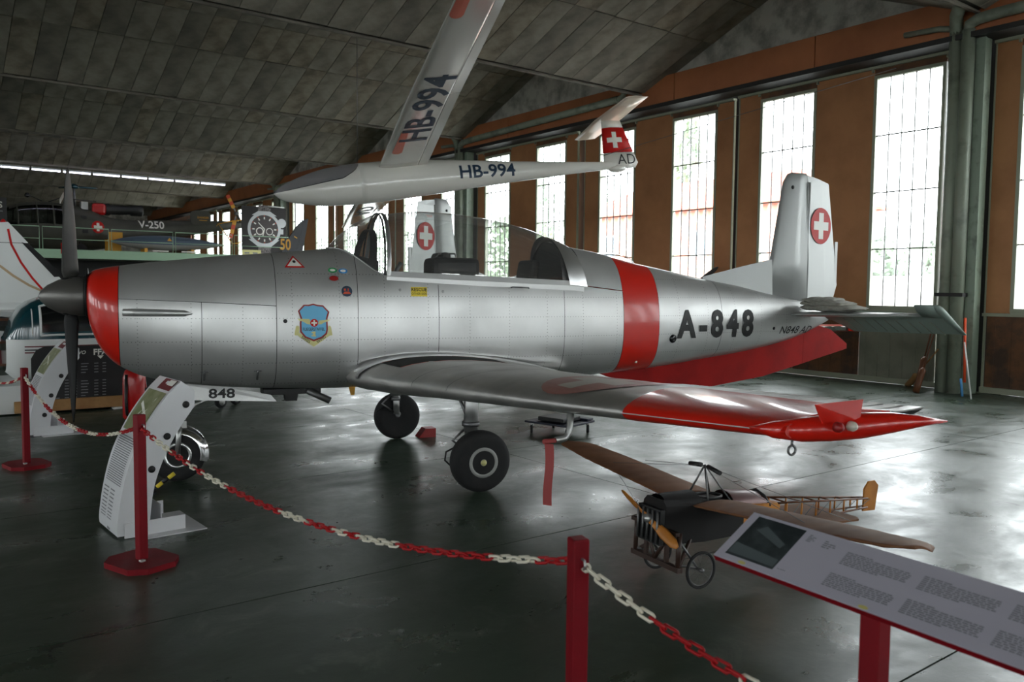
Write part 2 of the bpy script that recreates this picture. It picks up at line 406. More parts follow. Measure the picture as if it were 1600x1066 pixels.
def rivet_material(name, base, du=0.40, dv=0.19):
    m = MATS[base].copy(); m.name = name; nt = m.node_tree; L = nt.links.new; b = nt.nodes['Principled BSDF']
    uv = nt.nodes.new('ShaderNodeUVMap'); uv.uv_map = 'rivets'; sp = nt.nodes.new('ShaderNodeSeparateXYZ'); L(uv.outputs[0], sp.inputs[0])
    def ma(op, a, c=None):
        n = nt.nodes.new('ShaderNodeMath'); n.operation = op
        for i, s in enumerate((a, c)):
            if s is None: continue
            if isinstance(s, (int, float)): n.inputs[i].default_value = s
            else: L(s, n.inputs[i])
        return n.outputs[0]
    def off(x, p): return ma('MULTIPLY', ma('SUBTRACT', ma('FRACT', ma('DIVIDE', x, p)), 0.5), p)
    u, v = sp.outputs[0], sp.outputs[1]
    def dots(a, pa, c, pc):
        x, y = off(a, pa), off(c, pc); r = ma('SQRT', ma('ADD', ma('MULTIPLY', x, x), ma('MULTIPLY', y, y))); return ma('LESS_THAN', r, 0.0042)
    d = ma('MAXIMUM', dots(u, 0.030, v, dv), dots(u, du, v, 0.030))
    src = b.inputs['Base Color'].links[0].from_socket if b.inputs['Base Color'].links else None
    mx = nt.nodes.new('ShaderNodeMix'); mx.data_type = 'RGBA'; L(ma('MULTIPLY', d, 0.62), mx.inputs['Factor'])
    if src: L(src, mx.inputs['A'])
    else: mx.inputs['A'].default_value = b.inputs['Base Color'].default_value
    mx.inputs['B'].default_value = (0.06, 0.06, 0.06, 1); L(mx.outputs['Result'], b.inputs['Base Color'])
    MATS[name] = m
rivet_material('alu_rivet', 'alu')
rivet_material('alu_rivet_dull', 'alu_dull', 0.5, 0.25)

# ------------------------------------------------------------------ the hangar
XL, XR, YB, YF = -60.0, 24.0, -15.0, 14.8
# floor: slabs with recessed joints over a dark bed
fl = struct(MB().box(((XL+XR)/2, (YB+YF)/2+0.6, -0.16), (XR-XL+1, YF-YB+3.0, 0.2)).build('floor', 'joint_dark'))
SLX = 2.56
slabs = {}
for (w, d) in ((SLX, 5.1),):
    slabs['a'] = MB().box((0,0,-0.03), (w-0.010, d-0.010, 0.06)).mesh('slab', 'painted_floor')
x = -1.76+SLX*11
ix = 0
while x > XL:
    for k in range(6):
        yc = 15.25-5.1*(k+0.5)
        inst('slab', slabs['a'], fl, (x-SLX/2, yc, 0))
    x -= SLX
# ceiling: folded plate of boards, valleys run from wall to wall
VAL0, VALP, VZ, RZ = -6.42, 7.55, 6.25, 7.76
YG = 14.38
ce_poly = MB()
vs = [VAL0-VALP*k for k in range(-5, 8)]
for v in vs:
    a, b_, c = (v, VZ), (v-VALP/2, RZ), (v-VALP, VZ)
    for (p, q) in ((a, b_), (b_, c)):
        ce_poly.prism([(p[0], YB, p[1]+0.045), (q[0], YB, q[1]+0.045), (q[0], YG+0.35, q[1]+0.045), (p[0], YG+0.35, p[1]+0.045)], (0, 0, 0.35))
ce = struct(ce_poly.build('ceiling', 'joint_dark'))
# boards 0.5 m wide in three rows on each slope
L_SL = math.hypot(VALP/2, RZ-VZ); ang = math.atan2(RZ-VZ, VALP/2)
rows = [(0.02, 0.515), (0.515, 0.82), (0.82, 0.99)]
cand = []
for k, v in enumerate(vs):
    for side in (0, 1):            # 0: slope falling away towards the far valley (faces the camera), 1: the other
        for r, (t0, t1) in enumerate(rows):
            ny = int((YG+0.3-YB)/0.52)
            for j in range(ny):
                yc = YG+0.3-0.52*(j+0.5)
                t = (t0+t1)/2; vv = v-VALP if side == 0 else v
                xc = vv+(VALP/2)*t*(1 if side == 0 else -1); zc = VZ+(RZ-VZ)*t
                p = RC.T@(np.array([xc, yc, zc])-np.array([0, 0, HC]))
                vis = 0
                if p[2] > 1:
                    px, py = CX+FPX*p[0]/p[2], CY+FPX*p[1]/p[2]
                    if side == 0 and -60 < px < 1660 and -60 < py < 420: vis = 1/p[2]**2
                cand.append((vis, side, r, xc, yc, zc, t1-t0))
cand.sort(key=lambda c: -c[0])
bmesh_row = {}
mats3 = ['concrete_board', 'concrete_board_dark', 'concrete_board_warm']
for r, (t0, t1) in enumerate(rows):
    for q in range(3):
        bmesh_row[r, q] = MB().box((0,0,0), ((t1-t0)*L_SL-0.018, 0.508, 0.045)).mesh('ceiling_board', mats3[q])
rest = MB()
for i, (vis, side, r, xc, yc, zc, dt) in enumerate(cand):
    a = -ang if side == 0 else ang
    n = Vector((math.sin(-a), 0, -math.cos(a)))
    dz = random.uniform(-0.007, 0.007)
    c = Vector((xc, yc, zc+0.022+dz))
    if i < 295 and vis > 0:
        inst('ceiling_board', bmesh_row[r, random.choice((0,0,1,2))], ce, c, (random.uniform(-0.004,0.004), a, 0))
    else:
        rest.box(c, (dt*L_SL-0.018, 0.508, 0.045), Matrix.Rotation(a, 3, 'Y'))
tag(rest.build('distant_boards', 'concrete_board', ce), kind='stuff')
# valley beams' thin lip
for v in vs[4:11]:
    MB().box((v, (YB+YG)/2, VZ+0.0), (0.06, YG-YB, 0.04)).build('valley_lip', 'concrete_board_dark', ce)
# gable wall of bare concrete above the door head, front and back
def gable(name, y, th):
    g = MB()
    for v in vs:
        g.prism([(v, y, 6.0), (v, y, VZ+0.06), (v-VALP/2, y, RZ+0.06), (v-VALP, y, VZ+0.06), (v-VALP, y, 6.0)], (0, th, 0))
    return struct(g.build(name, 'concrete'))
wf = gable('wall_front', YG+0.12, 0.3)
wl = struct(MB().box((XL-0.2, 0, 4), (0.4, 34, 9)).build('wall_left', 'concrete'))
wrb = MB().box((XR+0.2, 0, 7.2), (0.3, 34, 3.1)).box((XR+0.2, 0, 0.72), (0.3, 34, 1.44))
for k in range(13): wrb.box((XR+0.2, -15+2.5*k, 3.5), (0.3, 1.3, 4.4))
wr = struct(wrb.build('wall_right', 'concrete'))
for k in range(12): MB().box((XR+0.2, -13.75+2.5*k, 3.53), (0.006, 1.76, 4.2)).build('glass_sheet', 'window_glass', wr)  # windows added in the unseen end wall to brighten the aircraft's near side
wbb = MB().box(((XL+XR)/2, YB-0.2, 7.2), (XR-XL+1, 0.3, 3.1)).box(((XL+XR)/2, YB-0.2, 0.72), (XR-XL+1, 0.3, 1.44)).box((-48.5, YB-0.2, 3.5), (24, 0.3, 4.4))
for k in range(12): wbb.box((-34.8+5.0*k, YB-0.2, 3.5), (3.3, 0.3, 4.4))
wbb.box((22.5, YB-0.2, 3.5), (3.6, 0.3, 4.4))
wb = struct(wbb.build('wall_back', 'concrete'))
for k in range(11): MB().box((-32.3+5.0*k, YB-0.2, 3.53), (1.7, 0.006, 4.2)).build('glass_sheet', 'window_glass', wb)  # windows added in the unseen back wall as fill light from the camera side
# orange door-head boards
hb = [-60, -52.5, -45.2, -37.2, -29.6, -22.0, -19.2, -12.95, -9.4, -4.4, 3, 10.5, 18, 24]
for a, b_ in zip(hb[:-1], hb[1:]):
    MB().box(((a+b_)/2, YG, 6.27), (b_-a-0.02, 0.08, 0.60)).build('head_board', 'orange_board', wf)
MB().box((-18, YG-0.02, 5.955), (84, 0.14, 0.03)).build('rail_strip', 'orange_board', wf)
MB().box((-18, YG+0.1, 5.90), (84, 0.5, 0.09)).box((-18, YG+0.05, 5.985), (84, 0.16, 0.05)).build('sliding_rail', 'dark_steel', wf)
# window and door leaves
WW, WSTEP = 1.19, 2.505
pane_me = MB().box((0,0,0), (0.218, 0.006, 1.01)).mesh('pane', 'window_glass')
sheet_me = MB().box((0,0,0), (WW, 0.006, WIN_Z1-WIN_Z0)).mesh('glass_sheet', 'window_glass')
bars = MB()
for i in range(1, 5): bars.box((-WW/2+WW*i/5, 0, 0), (0.014, 0.03, WIN_Z1-WIN_Z0))
for i in range(1, 4): bars.box((0, -0.002, -(WIN_Z1-WIN_Z0)/2+(WIN_Z1-WIN_Z0)*i/4), (WW, 0.034, 0.022))
bars_me = bars.mesh('glazing_bars', 'muntin')
fr = MB(); hz = (WIN_Z1-WIN_Z0)/2
for sx in (-1, 1): fr.box((sx*(WW/2+0.03), 0, 0), (0.06, 0.09, 2*hz+0.12))
for sz in (-1, 1): fr.box((0, 0, sz*(hz+0.03)), (WW, 0.09, 0.06))
frame_me = fr.mesh('window_frame', 'frame_paint')
n_win = 0
def window(xc, y):
    global n_win
    n_win += 1
    w = inst('window_%d' % n_win, frame_me, None, (xc, y, (WIN_Z0+WIN_Z1)/2)); struct(w)
    inst('glazing_bars', bars_me, w)
    if xc > -3.5:
        inst('glass_sheet', sheet_me, w); return
    for i in range(5):
        for j in range(4):
            inst('pane', pane_me, w, (-WW/2+WW*(i+0.5)/5, 0.0, -hz+(2*hz)*(j+0.5)/4))
n_door = 0
def leaf(x1, x0, wins, y, lower):
    """door leaf from x0 (left) to x1 (right) holding the windows at the given centres"""
    global n_door
    n_door += 1
    H = 5.86
    d = MB()
    for xx in (x0+0.015, x1-0.015): d.box((xx, y-0.01, H/2), (0.022, 0.06, H))
    d.box(((x0+x1)/2, y-0.03, H-0.03), (x1-x0, 0.12, 0.05)).box(((x0+x1)/2, y-0.035, 1.33), (x1-x0, 0.12, 0.05)).box(((x0+x1)/2, y-0.03, 0.06), (x1-x0, 0.1, 0.10))
    for xx in wins:
        for sx in (-1, 1): d.box((xx+sx*(WW/2+0.085), y-0.035, (WIN_Z1+0.1+H)/2), (0.03, 0.10, H-WIN_Z1-0.14))
    o = struct(d.build('door_%d' % n_door, 'frame_paint'))
    ed = [x0+0.026]
    for xx in sorted(wins): ed += [xx-WW/2-0.06, xx+WW/2+0.06]
    ed.append(x1-0.026)
    for i in range(0, len(ed), 2):
        a, b_ = ed[i], ed[i+1]
        if b_-a > 0.03: MB().box(((a+b_)/2, y, (1.36+H-0.05)/2), (b_-a, 0.05, H-0.05-1.36)).build('board', 'brown_board', o)
    for xx in wins:
        MB().box((xx, y, (WIN_Z1+0.06+H-0.05)/2), (WW+0.12, 0.05, H-0.11-WIN_Z1)).build('top_board', 'rust_board', o)
        MB().box((xx, y, 1.365), (WW+0.12, 0.05, 0.06)).build('sill_board', 'frame_paint', o)
    # lower boards, ribbed sheet
    n = max(2, int((x1-x0)/1.27)); w_ = (x1-x0-0.1)/n
    for i in range(n):
        mlow = lower[i % len(lower)]
        s = MB(); xa = x0+0.05+w_*i
        s.box((xa+w_/2, y, 0.70), (w_-0.012, 0.04, 1.22))
        for q in range(6): s.box((xa+w_*(q+0.5)/6, y-0.024, 0.70), (0.03, 0.012, 1.2))
        s.build('lower_panel', mlow, o)
for k in range(-2, 3):
    X0 = -8.35-15.03*k          # left edge of the window nearest the right post
    cs = [X0+WW/2-WSTEP*i for i in range(6)]
    xr = X0+WW+0.20
    bounds = [xr, cs[1]-WW/2-0.70, cs[3]-WW/2-0.70, cs[5]-WW/2-0.55]
    for j in range(3):
        ws = [cs[2*j], cs[2*j+1]]
        low = ['rust_board', 'rust_board', 'grey_sheet', 'grey_sheet'] if j == 0 else ['rust_board']
        y = YF+0.08*(j % 2)
        leaf(bounds[j]-0.085, bounds[j+1]+0.085, ws, y, low)
        if j < 2: struct(MB().box((bounds[j+1], YF+0.15, 2.95), (0.6, 0.03, 5.9)).build('trim_%d' % (30+j+3*k), 'dark_steel'))  # dark strip added behind the gap to block daylight
        for c in ws: window(c, y)
# closing wall strips behind the columns so no daylight leaks between the leaves
for k in range(-2, 3):
    xp = -6.50-15.03*k
    for y in (YF+0.13,):
        struct(MB().box((xp, y, 3.0), (1.10, 0.04, 6.2)).build('trim_%d' % (k+4), 'dark_steel'))
struct(MB().box((-56.2, YF+0.2, 3.0), (8.0, 0.1, 6.4)).build('wall_front_end', 'rust_board'))
MB().box((-18, YF+0.24, 6.15), (84, 0.1, 0.75)).build('head_closure', 'dark_steel', wf)
MB().box((-18, YF+0.34, -0.05), (84, 0.3, 0.2)).build('threshold', 'dark_steel', wf)
struct(MB().box((23.6, YF+0.2, 3.0), (1.4, 0.1, 6.4)).build('wall_front_corner', 'rust_board'))
# columns: twin round down-pipes in front of a steel upright
def column(x, label):
    t = thing('steel_column', label, 'column', (x, YG-0.05, 0), group='columns of the door wall')
    MB().box((0.245, 0.18, 2.98), (0.12, 0.24, 5.96)).box((0.245, 0.05, 2.98), (0.15, 0.02, 5.96)).build('upright', 'green_steel', t)
    MB().tube([(-0.13, 0, 0), (-0.13, 0, 6.0)], 0.105, 16).build('down_pipe', 'pipe_green', t)
    MB().tube([(0.075, -0.02, 0), (0.075, -0.02, 6.0)], 0.105, 16).build('down_pipe', 'pipe_green', t)
    MB().box((-0.02, -0.01, 1.66), (0.46, 0.26, 0.06)).build('pipe_band', 'dark_steel', t)
    # gutter pipe runs along the head board to the valley and an elbow joins the down-pipe
    b = MB()
    b.tube([(-0.13, 0, 5.98), (-0.13, -0.02, 6.12), (-0.10, -0.10, 6.25), (0.02, -0.26, 6.33), (0.12, -0.42, 6.36)], 0.105, 12)
    b.build('elbow', 'pipe_green', t)
    b = MB(); b.tube([(0.075, -0.02, 5.98), (0.09, -0.04, 6.08), (0.22, -0.06, 6.13), (0.5, -0.06, 6.15), (7.0, -0.06, 6.27)], 0.09, 12); b.build('gutter_pipe', 'pipe_green', t)
    MB().tube([(7.0, -0.06, 6.27), (7.15, -0.06, 6.32), (7.2, -0.06, 6.45)], 0.07, 10).build('pipe_bend', 'pipe_green', t)
    b = MB(); b.tube([(-0.13, -0.02, 6.06), (-0.4, -0.05, 6.12), (-1.0, -0.03, 6.16)], 0.05, 8); b.build('side_pipe', 'pipe_green', t)
for x, lb in ((-6.62, 'green-grey twin-pipe column by the tailplane tip, with brooms leaning against it'),
              (-21.65, 'green-grey twin-pipe column seen through the canopy below the hanging glider'),
              (-36.68, 'green-grey twin-pipe column beside the watch banner')):
    column(x, lb)

# ------------------------------------------------------------------ outside
gr = struct(MB().box((-40, 75, -0.3), (330, 120, 0.2)).build('ground_outside', 'asphalt'))
gr2 = struct(MB().box((-40, -75, -0.3), (330, 119, 0.2)).build('ground_behind', 'asphalt'))
def tree(name, label, x, y, h, r, kind, seed, trunk=0.16, n=900, m='leaf'):
    rnd = random.Random(seed)
    t = thing(name, label, 'tree', (x, y, -0.2), group='trees outside the windows')
    MB().tube([(0,0,0), (0.05,0.02,h*0.4), (0,0,h*0.75)], [trunk, trunk*0.7, trunk*0.3], 7).build('trunk', 'bark', t)
    f = MB()
    for i in range(n):
        u = rnd.random()
        if kind == 'poplar': z = h*(0.08+0.92*u); rr = r*(math.sin(math.pi*min(1, 0.12+0.88*u))**0.6)*rnd.uniform(0.3, 1)
        else: z = h*(0.25+0.75*u); rr = r*math.sqrt(max(0, 1-((z/h-0.6)/0.42)**2))*rnd.uniform(0.35, 1)
        a = rnd.uniform(0, 6.283); c = Vector((rr*math.cos(a), rr*math.sin(a), z)); s = rnd.uniform(0.18, 0.42)*(h/14)**0.5
        u1 = Vector((rnd.gauss(0,1), rnd.gauss(0,1), rnd.gauss(0,1))).normalized(); v1 = u1.orthogonal().normalized()
        f.add([c-u1*s-v1*s*0.5, c+u1*s-v1*s*0.5, c+u1*s+v1*s*0.5, c-u1*s+v1*s*0.5], [(0,1,2,3)])
    f.build('foliage', m, t, fix=False)
tree('poplar_tree', 'tall poplar with twin tops behind the pink house roof', -48.5, 56, 16.5, 1.9, 'poplar', 1)
tree('poplar_tree', 'slimmer poplar right of the tall one behind the pink house', -45.2, 57, 15.0, 1.5, 'poplar', 2)
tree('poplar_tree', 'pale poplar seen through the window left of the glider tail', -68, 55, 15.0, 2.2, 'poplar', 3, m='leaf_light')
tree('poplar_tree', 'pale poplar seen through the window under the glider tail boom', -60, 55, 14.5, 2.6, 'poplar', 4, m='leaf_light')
tree('leafy_tree', 'round leafy tree seen low through the canopy glass', -52, 40, 7.5, 3.2, 'round', 5)
tree('leafy_tree', 'round tree outside the rightmost window', -15.0, 48, 9.5, 4.0, 'round', 6)
for i, (x, y, h, r) in enumerate([(-20.9, 33, 4.3, 1.05), (-18.6, 33.2, 4.5, 1.05), (-16.3, 33, 4.2, 1.0)]):
    tree('hedge_bush', ('dense bush outside at the left of the big window by the column', 'dense bush outside in the middle of the big window by the column', 'dense bush outside at the right of the big window by the column')[i], x, y, h, r, 'round', 10+i, m='leaf_light')
for i in range(4):
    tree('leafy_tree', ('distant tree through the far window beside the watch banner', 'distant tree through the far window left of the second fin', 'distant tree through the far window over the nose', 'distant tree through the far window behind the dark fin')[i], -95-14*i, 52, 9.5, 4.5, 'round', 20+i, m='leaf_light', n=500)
hs = thing('pink_house', 'pink rendered house with a red tiled roof outside the windows', 'house', (-37.5, 46, -0.2))
MB().box((0, 0, 3.55), (19, 8, 7.1)).build('wall', 'pink_render', hs)
MB().prism([(-10, -4.6, 7.0), (10, -4.6, 7.0), (7, 0, 9.4), (-7, 0, 9.4)], (0, 0, 0.15)).prism([(-10, 4.6, 7.0), (-7, 0, 9.4), (7, 0, 9.4), (10, 4.6, 7.0)], (0, 0, 0.15)).prism([(-10, -4.6, 7.0), (-7, 0, 9.4), (-10, 4.6, 7.0)], (0, 0, .15)).prism([(10, -4.6, 7.0), (10, 4.6, 7.0), (7, 0, 9.4)], (0, 0, .15)).build('roof', 'roof_tile', hs)
MB().box((-1.8, 0.5, 9.6), (0.8, 0.8, 2.2)).build('chimney', 'house_white', hs)
for xx in (-6.2, -2.9, 2.0, 6.5):
    for zz in (1.6, 4.9):
        w = MB().box((xx, -4.02, zz), (1.3, 0.1, 1.7)).build('window', 'house_white', hs)
        for sx in (-1, 1): MB().box((xx+sx*0.30, -4.08, zz), (0.5, 0.05, 1.45)).build('pane', 'house_glass', w)
wh = thing('white_house', 'white house with a grey roof outside the rightmost window', 'house', (-13.5, 38, -0.2))
MB().box((0, 0, 1.9), (8, 5, 3.8)).build('wall', 'house_white', wh)
MB().prism([(-4.5, -2.9, 3.7), (-4.5, 0, 5.2), (-4.5, 2.9, 3.7)], (9, 0, 0)).build('roof', 'grey_sheet', wh)
MB().box((-1.5, -2.53, 2.0), (1.2, 0.08, 1.3)).build('window', 'house_glass', wh)
vn = thing('white_van', 'white parked van outside the big window beside the column', 'van', (-13.9, 27, -0.2), (0, 0, 0.06))
MB().bevbox((0, 0, 1.35), (5.2, 1.9, 2.1), 0.12).bevbox((3.1, 0, 0.95), (1.4, 1.85, 1.3), 0.15).build('body', 'house_white', vn)
MB().box((3.1, -0.95, 1.35), (0.9, 0.04, 0.5)).build('side_window', 'house_glass', vn)
for xx in (-1.7, 2.6): MB().lathe([(-0.1, 0.33), (0.1, 0.33)], (xx, -0.88, 0.33), (0,1,0), 18).build('wheel', 'rubber', vn)
for xx in (-1.7, 2.6): MB().lathe([(-0.1, 0.33), (0.1, 0.33)], (xx, 0.88, 0.33), (0,1,0), 18).build('wheel', 'rubber', vn)
# ------------------------------------------------------------------ the silver trainer aircraft (local frame: +x nose, +y port, +z up, wheels on z = 0)
_T = np.array([  # s, top, bottom, half width, height of max width, exponent top, exponent bottom
 (-5.02,1.50,1.36,0.035,1.43,2.0,2.0), (-4.72,1.56,1.235,0.10,1.42,2.0,2.0), (-4.4,1.61,1.13,0.155,1.40,2.1,2.0), (-4.07,1.66,1.06,0.20,1.38,2.1,2.1),
 (-3.6,1.75,0.985,0.255,1.36,2.1,2.2), (-3.08,1.83,0.925,0.315,1.34,2.15,2.3), (-2.57,1.92,0.865,0.37,1.33,2.2,2.4), (-2.1,2.00,0.825,0.42,1.32,2.25,2.5),
 (-1.6,2.10,0.80,0.455,1.31,2.3,2.6), (-1.0,2.16,0.785,0.485,1.30,2.45,2.7), (-0.2,2.16,0.775,0.50,1.30,2.6,2.8), (0.5,2.12,0.77,0.50,1.30,2.6,2.8),
 (1.0,2.045,0.77,0.50,1.31,2.6,2.8), (1.5,1.99,0.785,0.49,1.33,2.5,2.7), (1.9,1.955,0.815,0.48,1.36,2.45,2.6), (2.3,1.91,0.865,0.46,1.40,2.4,2.5),
 (2.55,1.88,0.92,0.44,1.43,2.3,2.4), (2.75,1.85,1.02,0.405,1.47,2.2,2.3), (2.88,1.825,1.16,0.355,1.51,2.1,2.2), (2.945,1.80,1.31,0.29,1.55,2.0,2.1), (2.975,1.765,1.42,0.21,1.59,2.0,2.0)])
def fus(s): return [hermite(_T[:,0], _T[:,k], s) for k in range(1, 7)]
def fpt(s, th, off=0.0):
    zt, zb, w, zc, pt, pb = fus(s); c, sn = math.cos(th), math.sin(th)
    p = pt if sn >= 0 else pb; h = (zt-zc) if sn >= 0 else (zc-zb)
    y = (w+off)*math.copysign(abs(c)**(2/p), c); z = zc+(h+off)*math.copysign(abs(sn)**(2/p), sn)
    return Vector((s, y, z))
def fth(s, z):
    """angle on the port side at height z"""
    zt, zb, w, zc, pt, pb = fus(s)
    if z >= zc: return math.asin(min(1, ((z-zc)/(zt-zc))**(pt/2)))
    return -math.asin(min(1, ((zc-z)/(zc-zb))**(pb/2)))
def fside(s, z, off=0.004):
    return fpt(s, fth(s, z), off)
SILL = lambda s: float(np.interp(s, [-1.95, -1.3, 0.6], [1.67, 1.735, 1.80]))
def th_sill(s):
    if s >= 1.02: return math.pi/2
    a = fth(min(s, 0.58), SILL(min(s, 0.58)))
    if s <= 0.58: return fth(s, SILL(s))
    t = (s-0.58)/(1.02-0.58); return a+(math.pi/2-a)*(t**1.6)
def patch(name, s0, s1, a0, a1, m, parent, off=0.0, ns=10, na=24, gap=0.0025, rivet=True):
    """a piece of the fuselage skin between stations and angles (angles may be functions of s)"""
    f0 = a0 if callable(a0) else (lambda s: a0); f1 = a1 if callable(a1) else (lambda s: a1)
    lo, hi = min(s0, s1)+gap, max(s0, s1)-gap; G = []; UV = []
    for i in range(ns+1):
        s = lo+(hi-lo)*i/ns; A, B = f0(s), f1(s); row = []; prev = None; arc = 0.0
        for j in range(na+1):
            p = fpt(s, A+(B-A)*j/na, off)
            row.append(p)
        G.append(row)
        # arc length measured from the port side at the widest point so rows line up between panels
        for j in range(na+1):
            th = A+(B-A)*j/na; p = row[j]
            UV.append((s+10.0, p.z*1.0 if abs(math.cos(th)) > 0.35 else abs(p.y)+5.0))
    b = MB().grid(G); o = b.build(name, m, parent, fix=False)
    uv = o.data.uv_layers.new(name='rivets')
    for lp in o.data.loops: uv.data[lp.index].uv = UV[lp.vertex_index]
    return o
def build_trainer(label):
    R = thing('trainer_aircraft', label, 'airplane')
    TAU = 2*math.pi; up = math.pi/2
    # dark inner hull, shows only in the joints
    full = lambda s: th_sill(s)
    patch('inner_hull', -4.95, 2.90, lambda s: math.pi-full(s)-TAU if False else -math.pi-full(s)+0.0, lambda s: full(s), 'dark_gap', R, -0.008, 60, 48, 0)
    # cowling
    seam = lambda s: fth(s, float(np.interp(s, [1.5, 2.1, 2.75], [1.53, 1.56, 1.585])))
    nr = patch('nose_ring', 2.735, 2.9749, -math.pi, math.pi, 'plane_red', R, 0.0015, 14, 64)
    MB().lathe([(0, 0.235), (0.004, 0.20), (0.0, 0.0)], (2.972, 0, 1.595), (1,0,0), 32).build('intake_plate', 'black_paint', R)
    patch('upper_cowl', 1.53, 2.735, seam, lambda s: math.pi-seam(s), 'alu', R, 0, 16, 40)
    patch('lower_cowl', 2.12, 2.735, lambda s: -math.pi-seam(s)+0.008, lambda s: seam(s)-0.008, 'alu_rivet', R, 0, 12, 52)
    patch('lower_cowl', 1.53, 2.12, lambda s: -math.pi-seam(s)+0.008, lambda s: seam(s)-0.008, 'alu_rivet', R, 0, 10, 52)
    # hull panels
    cut = lambda s: th_sill(s)
    U0 = lambda s: -math.pi-cut(s); U1 = lambda s: cut(s)
    patch('firewall_panel', 0.84, 1.53, U0, U1, 'alu_rivet', R, 0, 14, 64)
    patch('cockpit_side_panel', 0.10, 0.84, U0, U1, 'alu_rivet', R, 0, 14, 56)
    patch('cockpit_side_panel', -1.19, 0.10, U0, U1, 'alu_rivet', R, 0, 16, 56)
    patch('rear_side_panel', -1.88, -1.19, U0, U1, 'alu_rivet', R, 0, 10, 56)
    patch('turtle_deck', -1.88, -1.42, lambda s: th_sill(s)+0.01, lambda s: math.pi-th_sill(s)-0.01, 'alu', R, 0.004, 8, 32)
    patch('red_band', -2.33, -1.88, -math.pi, math.pi, 'plane_red', R, 0.0015, 10, 64)
    patch('tail_cone', -3.20, -2.33, -math.pi, math.pi, 'alu_rivet', R, 0, 14, 64)
    patch('tail_cone', -5.01, -3.20, -math.pi, math.pi, 'alu_rivet', R, 0, 24, 64)
    # cockpit deck and contents
    dk = []
    for i in range(21):
        s = -1.42+(0.98+1.42)*i/20; y = fpt(s, th_sill(s), -0.012)
        z = y.z-(0.02 if s < 0.6 else 0.0); dk.append([(s, -y.y, z), (s, 0, z), (s, y.y, z)])
    MB().grid(dk, smooth=False).build('cockpit_deck', 'seat_dark', R)
    MB().prism([(0.86,-0.28,1.86),(0.86,0.28,1.86),(0.62,0.34,1.80),(0.62,-0.34,1.80)], (0,0,0.13)).build('instrument_coaming', 'black_paint', R)
    for sx, hh in ((0.12, 0.30), (-0.82, 0.26)):
        MB().bevbox((sx-0.18, 0, SILL(sx)+0.10), (0.10, 0.38, hh), 0.04, Matrix.Rotation(-0.18, 3, 'Y')).build('seat_back', 'seat_dark', R)
    MB().bevbox((-0.16, 0.08, SILL(-0.1)+0.10), (0.48, 0.34, 0.21), 0.05).build('rear_coaming', 'black_paint', R)
    MB().tube([(-0.2, 0.12, 1.96), (-0.18, 0.12, 2.02), (-0.02, 0.12, 2.02), (0.02, 0.12, 1.96)], 0.009, 6).build('grab_handle', 'steel_dark', R)
    MB().tube([(0.46, 0.25, 1.80), (0.38, 0.22, 1.92)], 0.02, 8).build('gun_sight', 'steel_dark', R)
    # canopy hoop, windscreen, sliding canopy
    ctop = lambda s: hermite([-1.5, -1.25, -1.04, -0.62, -0.15, 0.14, 0.52], [2.125, 2.215, 2.28, 2.36, 2.405, 2.412, 2.375], s)
    def arch(s, t, off=0.0, zt=None, lean=0.0):
        """t 0..1 from port sill over the top to the starboard sill"""
        b = fpt(s, th_sill(s), 0.0); zb = b.z; w = b.y+off; h = (zt if zt else ctop(s))-zb+off; a = math.pi*t
        y = w*math.copysign(abs(math.cos(a))**(2/2.25), math.cos(a)); z = zb+h*abs(math.sin(a))**(2/2.05)
        return Vector((s+lean*abs(math.sin(a)), y, z))
    cg = [[arch(0.53+(-1.30-0.53)*i/22, j/30, 0.004, lean=-0.03*(1-i/22)+0.10*(i/22)**3) for j in range(31)] for i in range(23)]
    MB().grid(cg).build('canopy_glass', 'perspex', R, fix=False)
    hp = lambda s0, s1, off, l0: [[arch(s0+(s1-s0)*i/3, j/30, off+(0.006 if i in (1, 2) else 0), lean=l0) for j in range(31)] for i in range(4)]
    MB().grid(hp(0.575, 0.535, 0.008, -0.03)).build('canopy_bow', 'steel', R, fix=False)
    MB().grid(hp(0.60, 0.582, 0.004, -0.03)).build('windscreen_hoop', 'black_paint', R, fix=False)
    MB().grid([[arch(0.66+0.06*i, j/30, -0.05, 2.28, -0.06) for j in range(31)] for i in range(2)]).build('inner_hoop', 'black_paint', R, fix=False)
    MB().grid(hp(-1.26, -1.46, 0.012, 0.10)).build('rear_canopy_frame', 'alu_bright', R, fix=False)
    MB().grid([[arch(-1.0-0.3*i/6, j/30, -0.02-0.05*(6-i)/6, ctop(-1.0-0.3*i/6)-0.10+0.09*i/6, 0.0) for j in range(31)] for i in range(4, 7)]).build('rear_bulkhead_rim', 'steel_dark', R, fix=False)
    rb = [arch(-1.27, j/30, -0.03, lean=0.06) for j in range(31)]
    MB().add(rb, [tuple(range(31))]).build('rear_bulkhead', 'black_paint', R, fix=False)
    for sgn in (1, -1):
        G = []
        for i in range(25):
            s = 0.575+(-1.42-0.575)*i/24; b = fpt(s, th_sill(s)); G.append([(s, sgn*(b.y+0.012), b.z-0.062), (s, sgn*(b.y+0.013), b.z-0.01), (s, sgn*(b.y+0.004), b.z+0.04)])
        MB().grid(G, smooth=False).build('canopy_rail', 'steel', R, fix=False)
        MB().grid([[(a[0][0], a[0][1]-sgn*0.03, a[0][2]+0.02), (a[0][0], a[0][1]-sgn*0.03, a[2][2]+0.002)] for a in G], smooth=False).build('rail_mask', 'seat_dark', R, fix=False)  # dark strip added inside the rail to hide its brightly lit inner face
    wsG = []
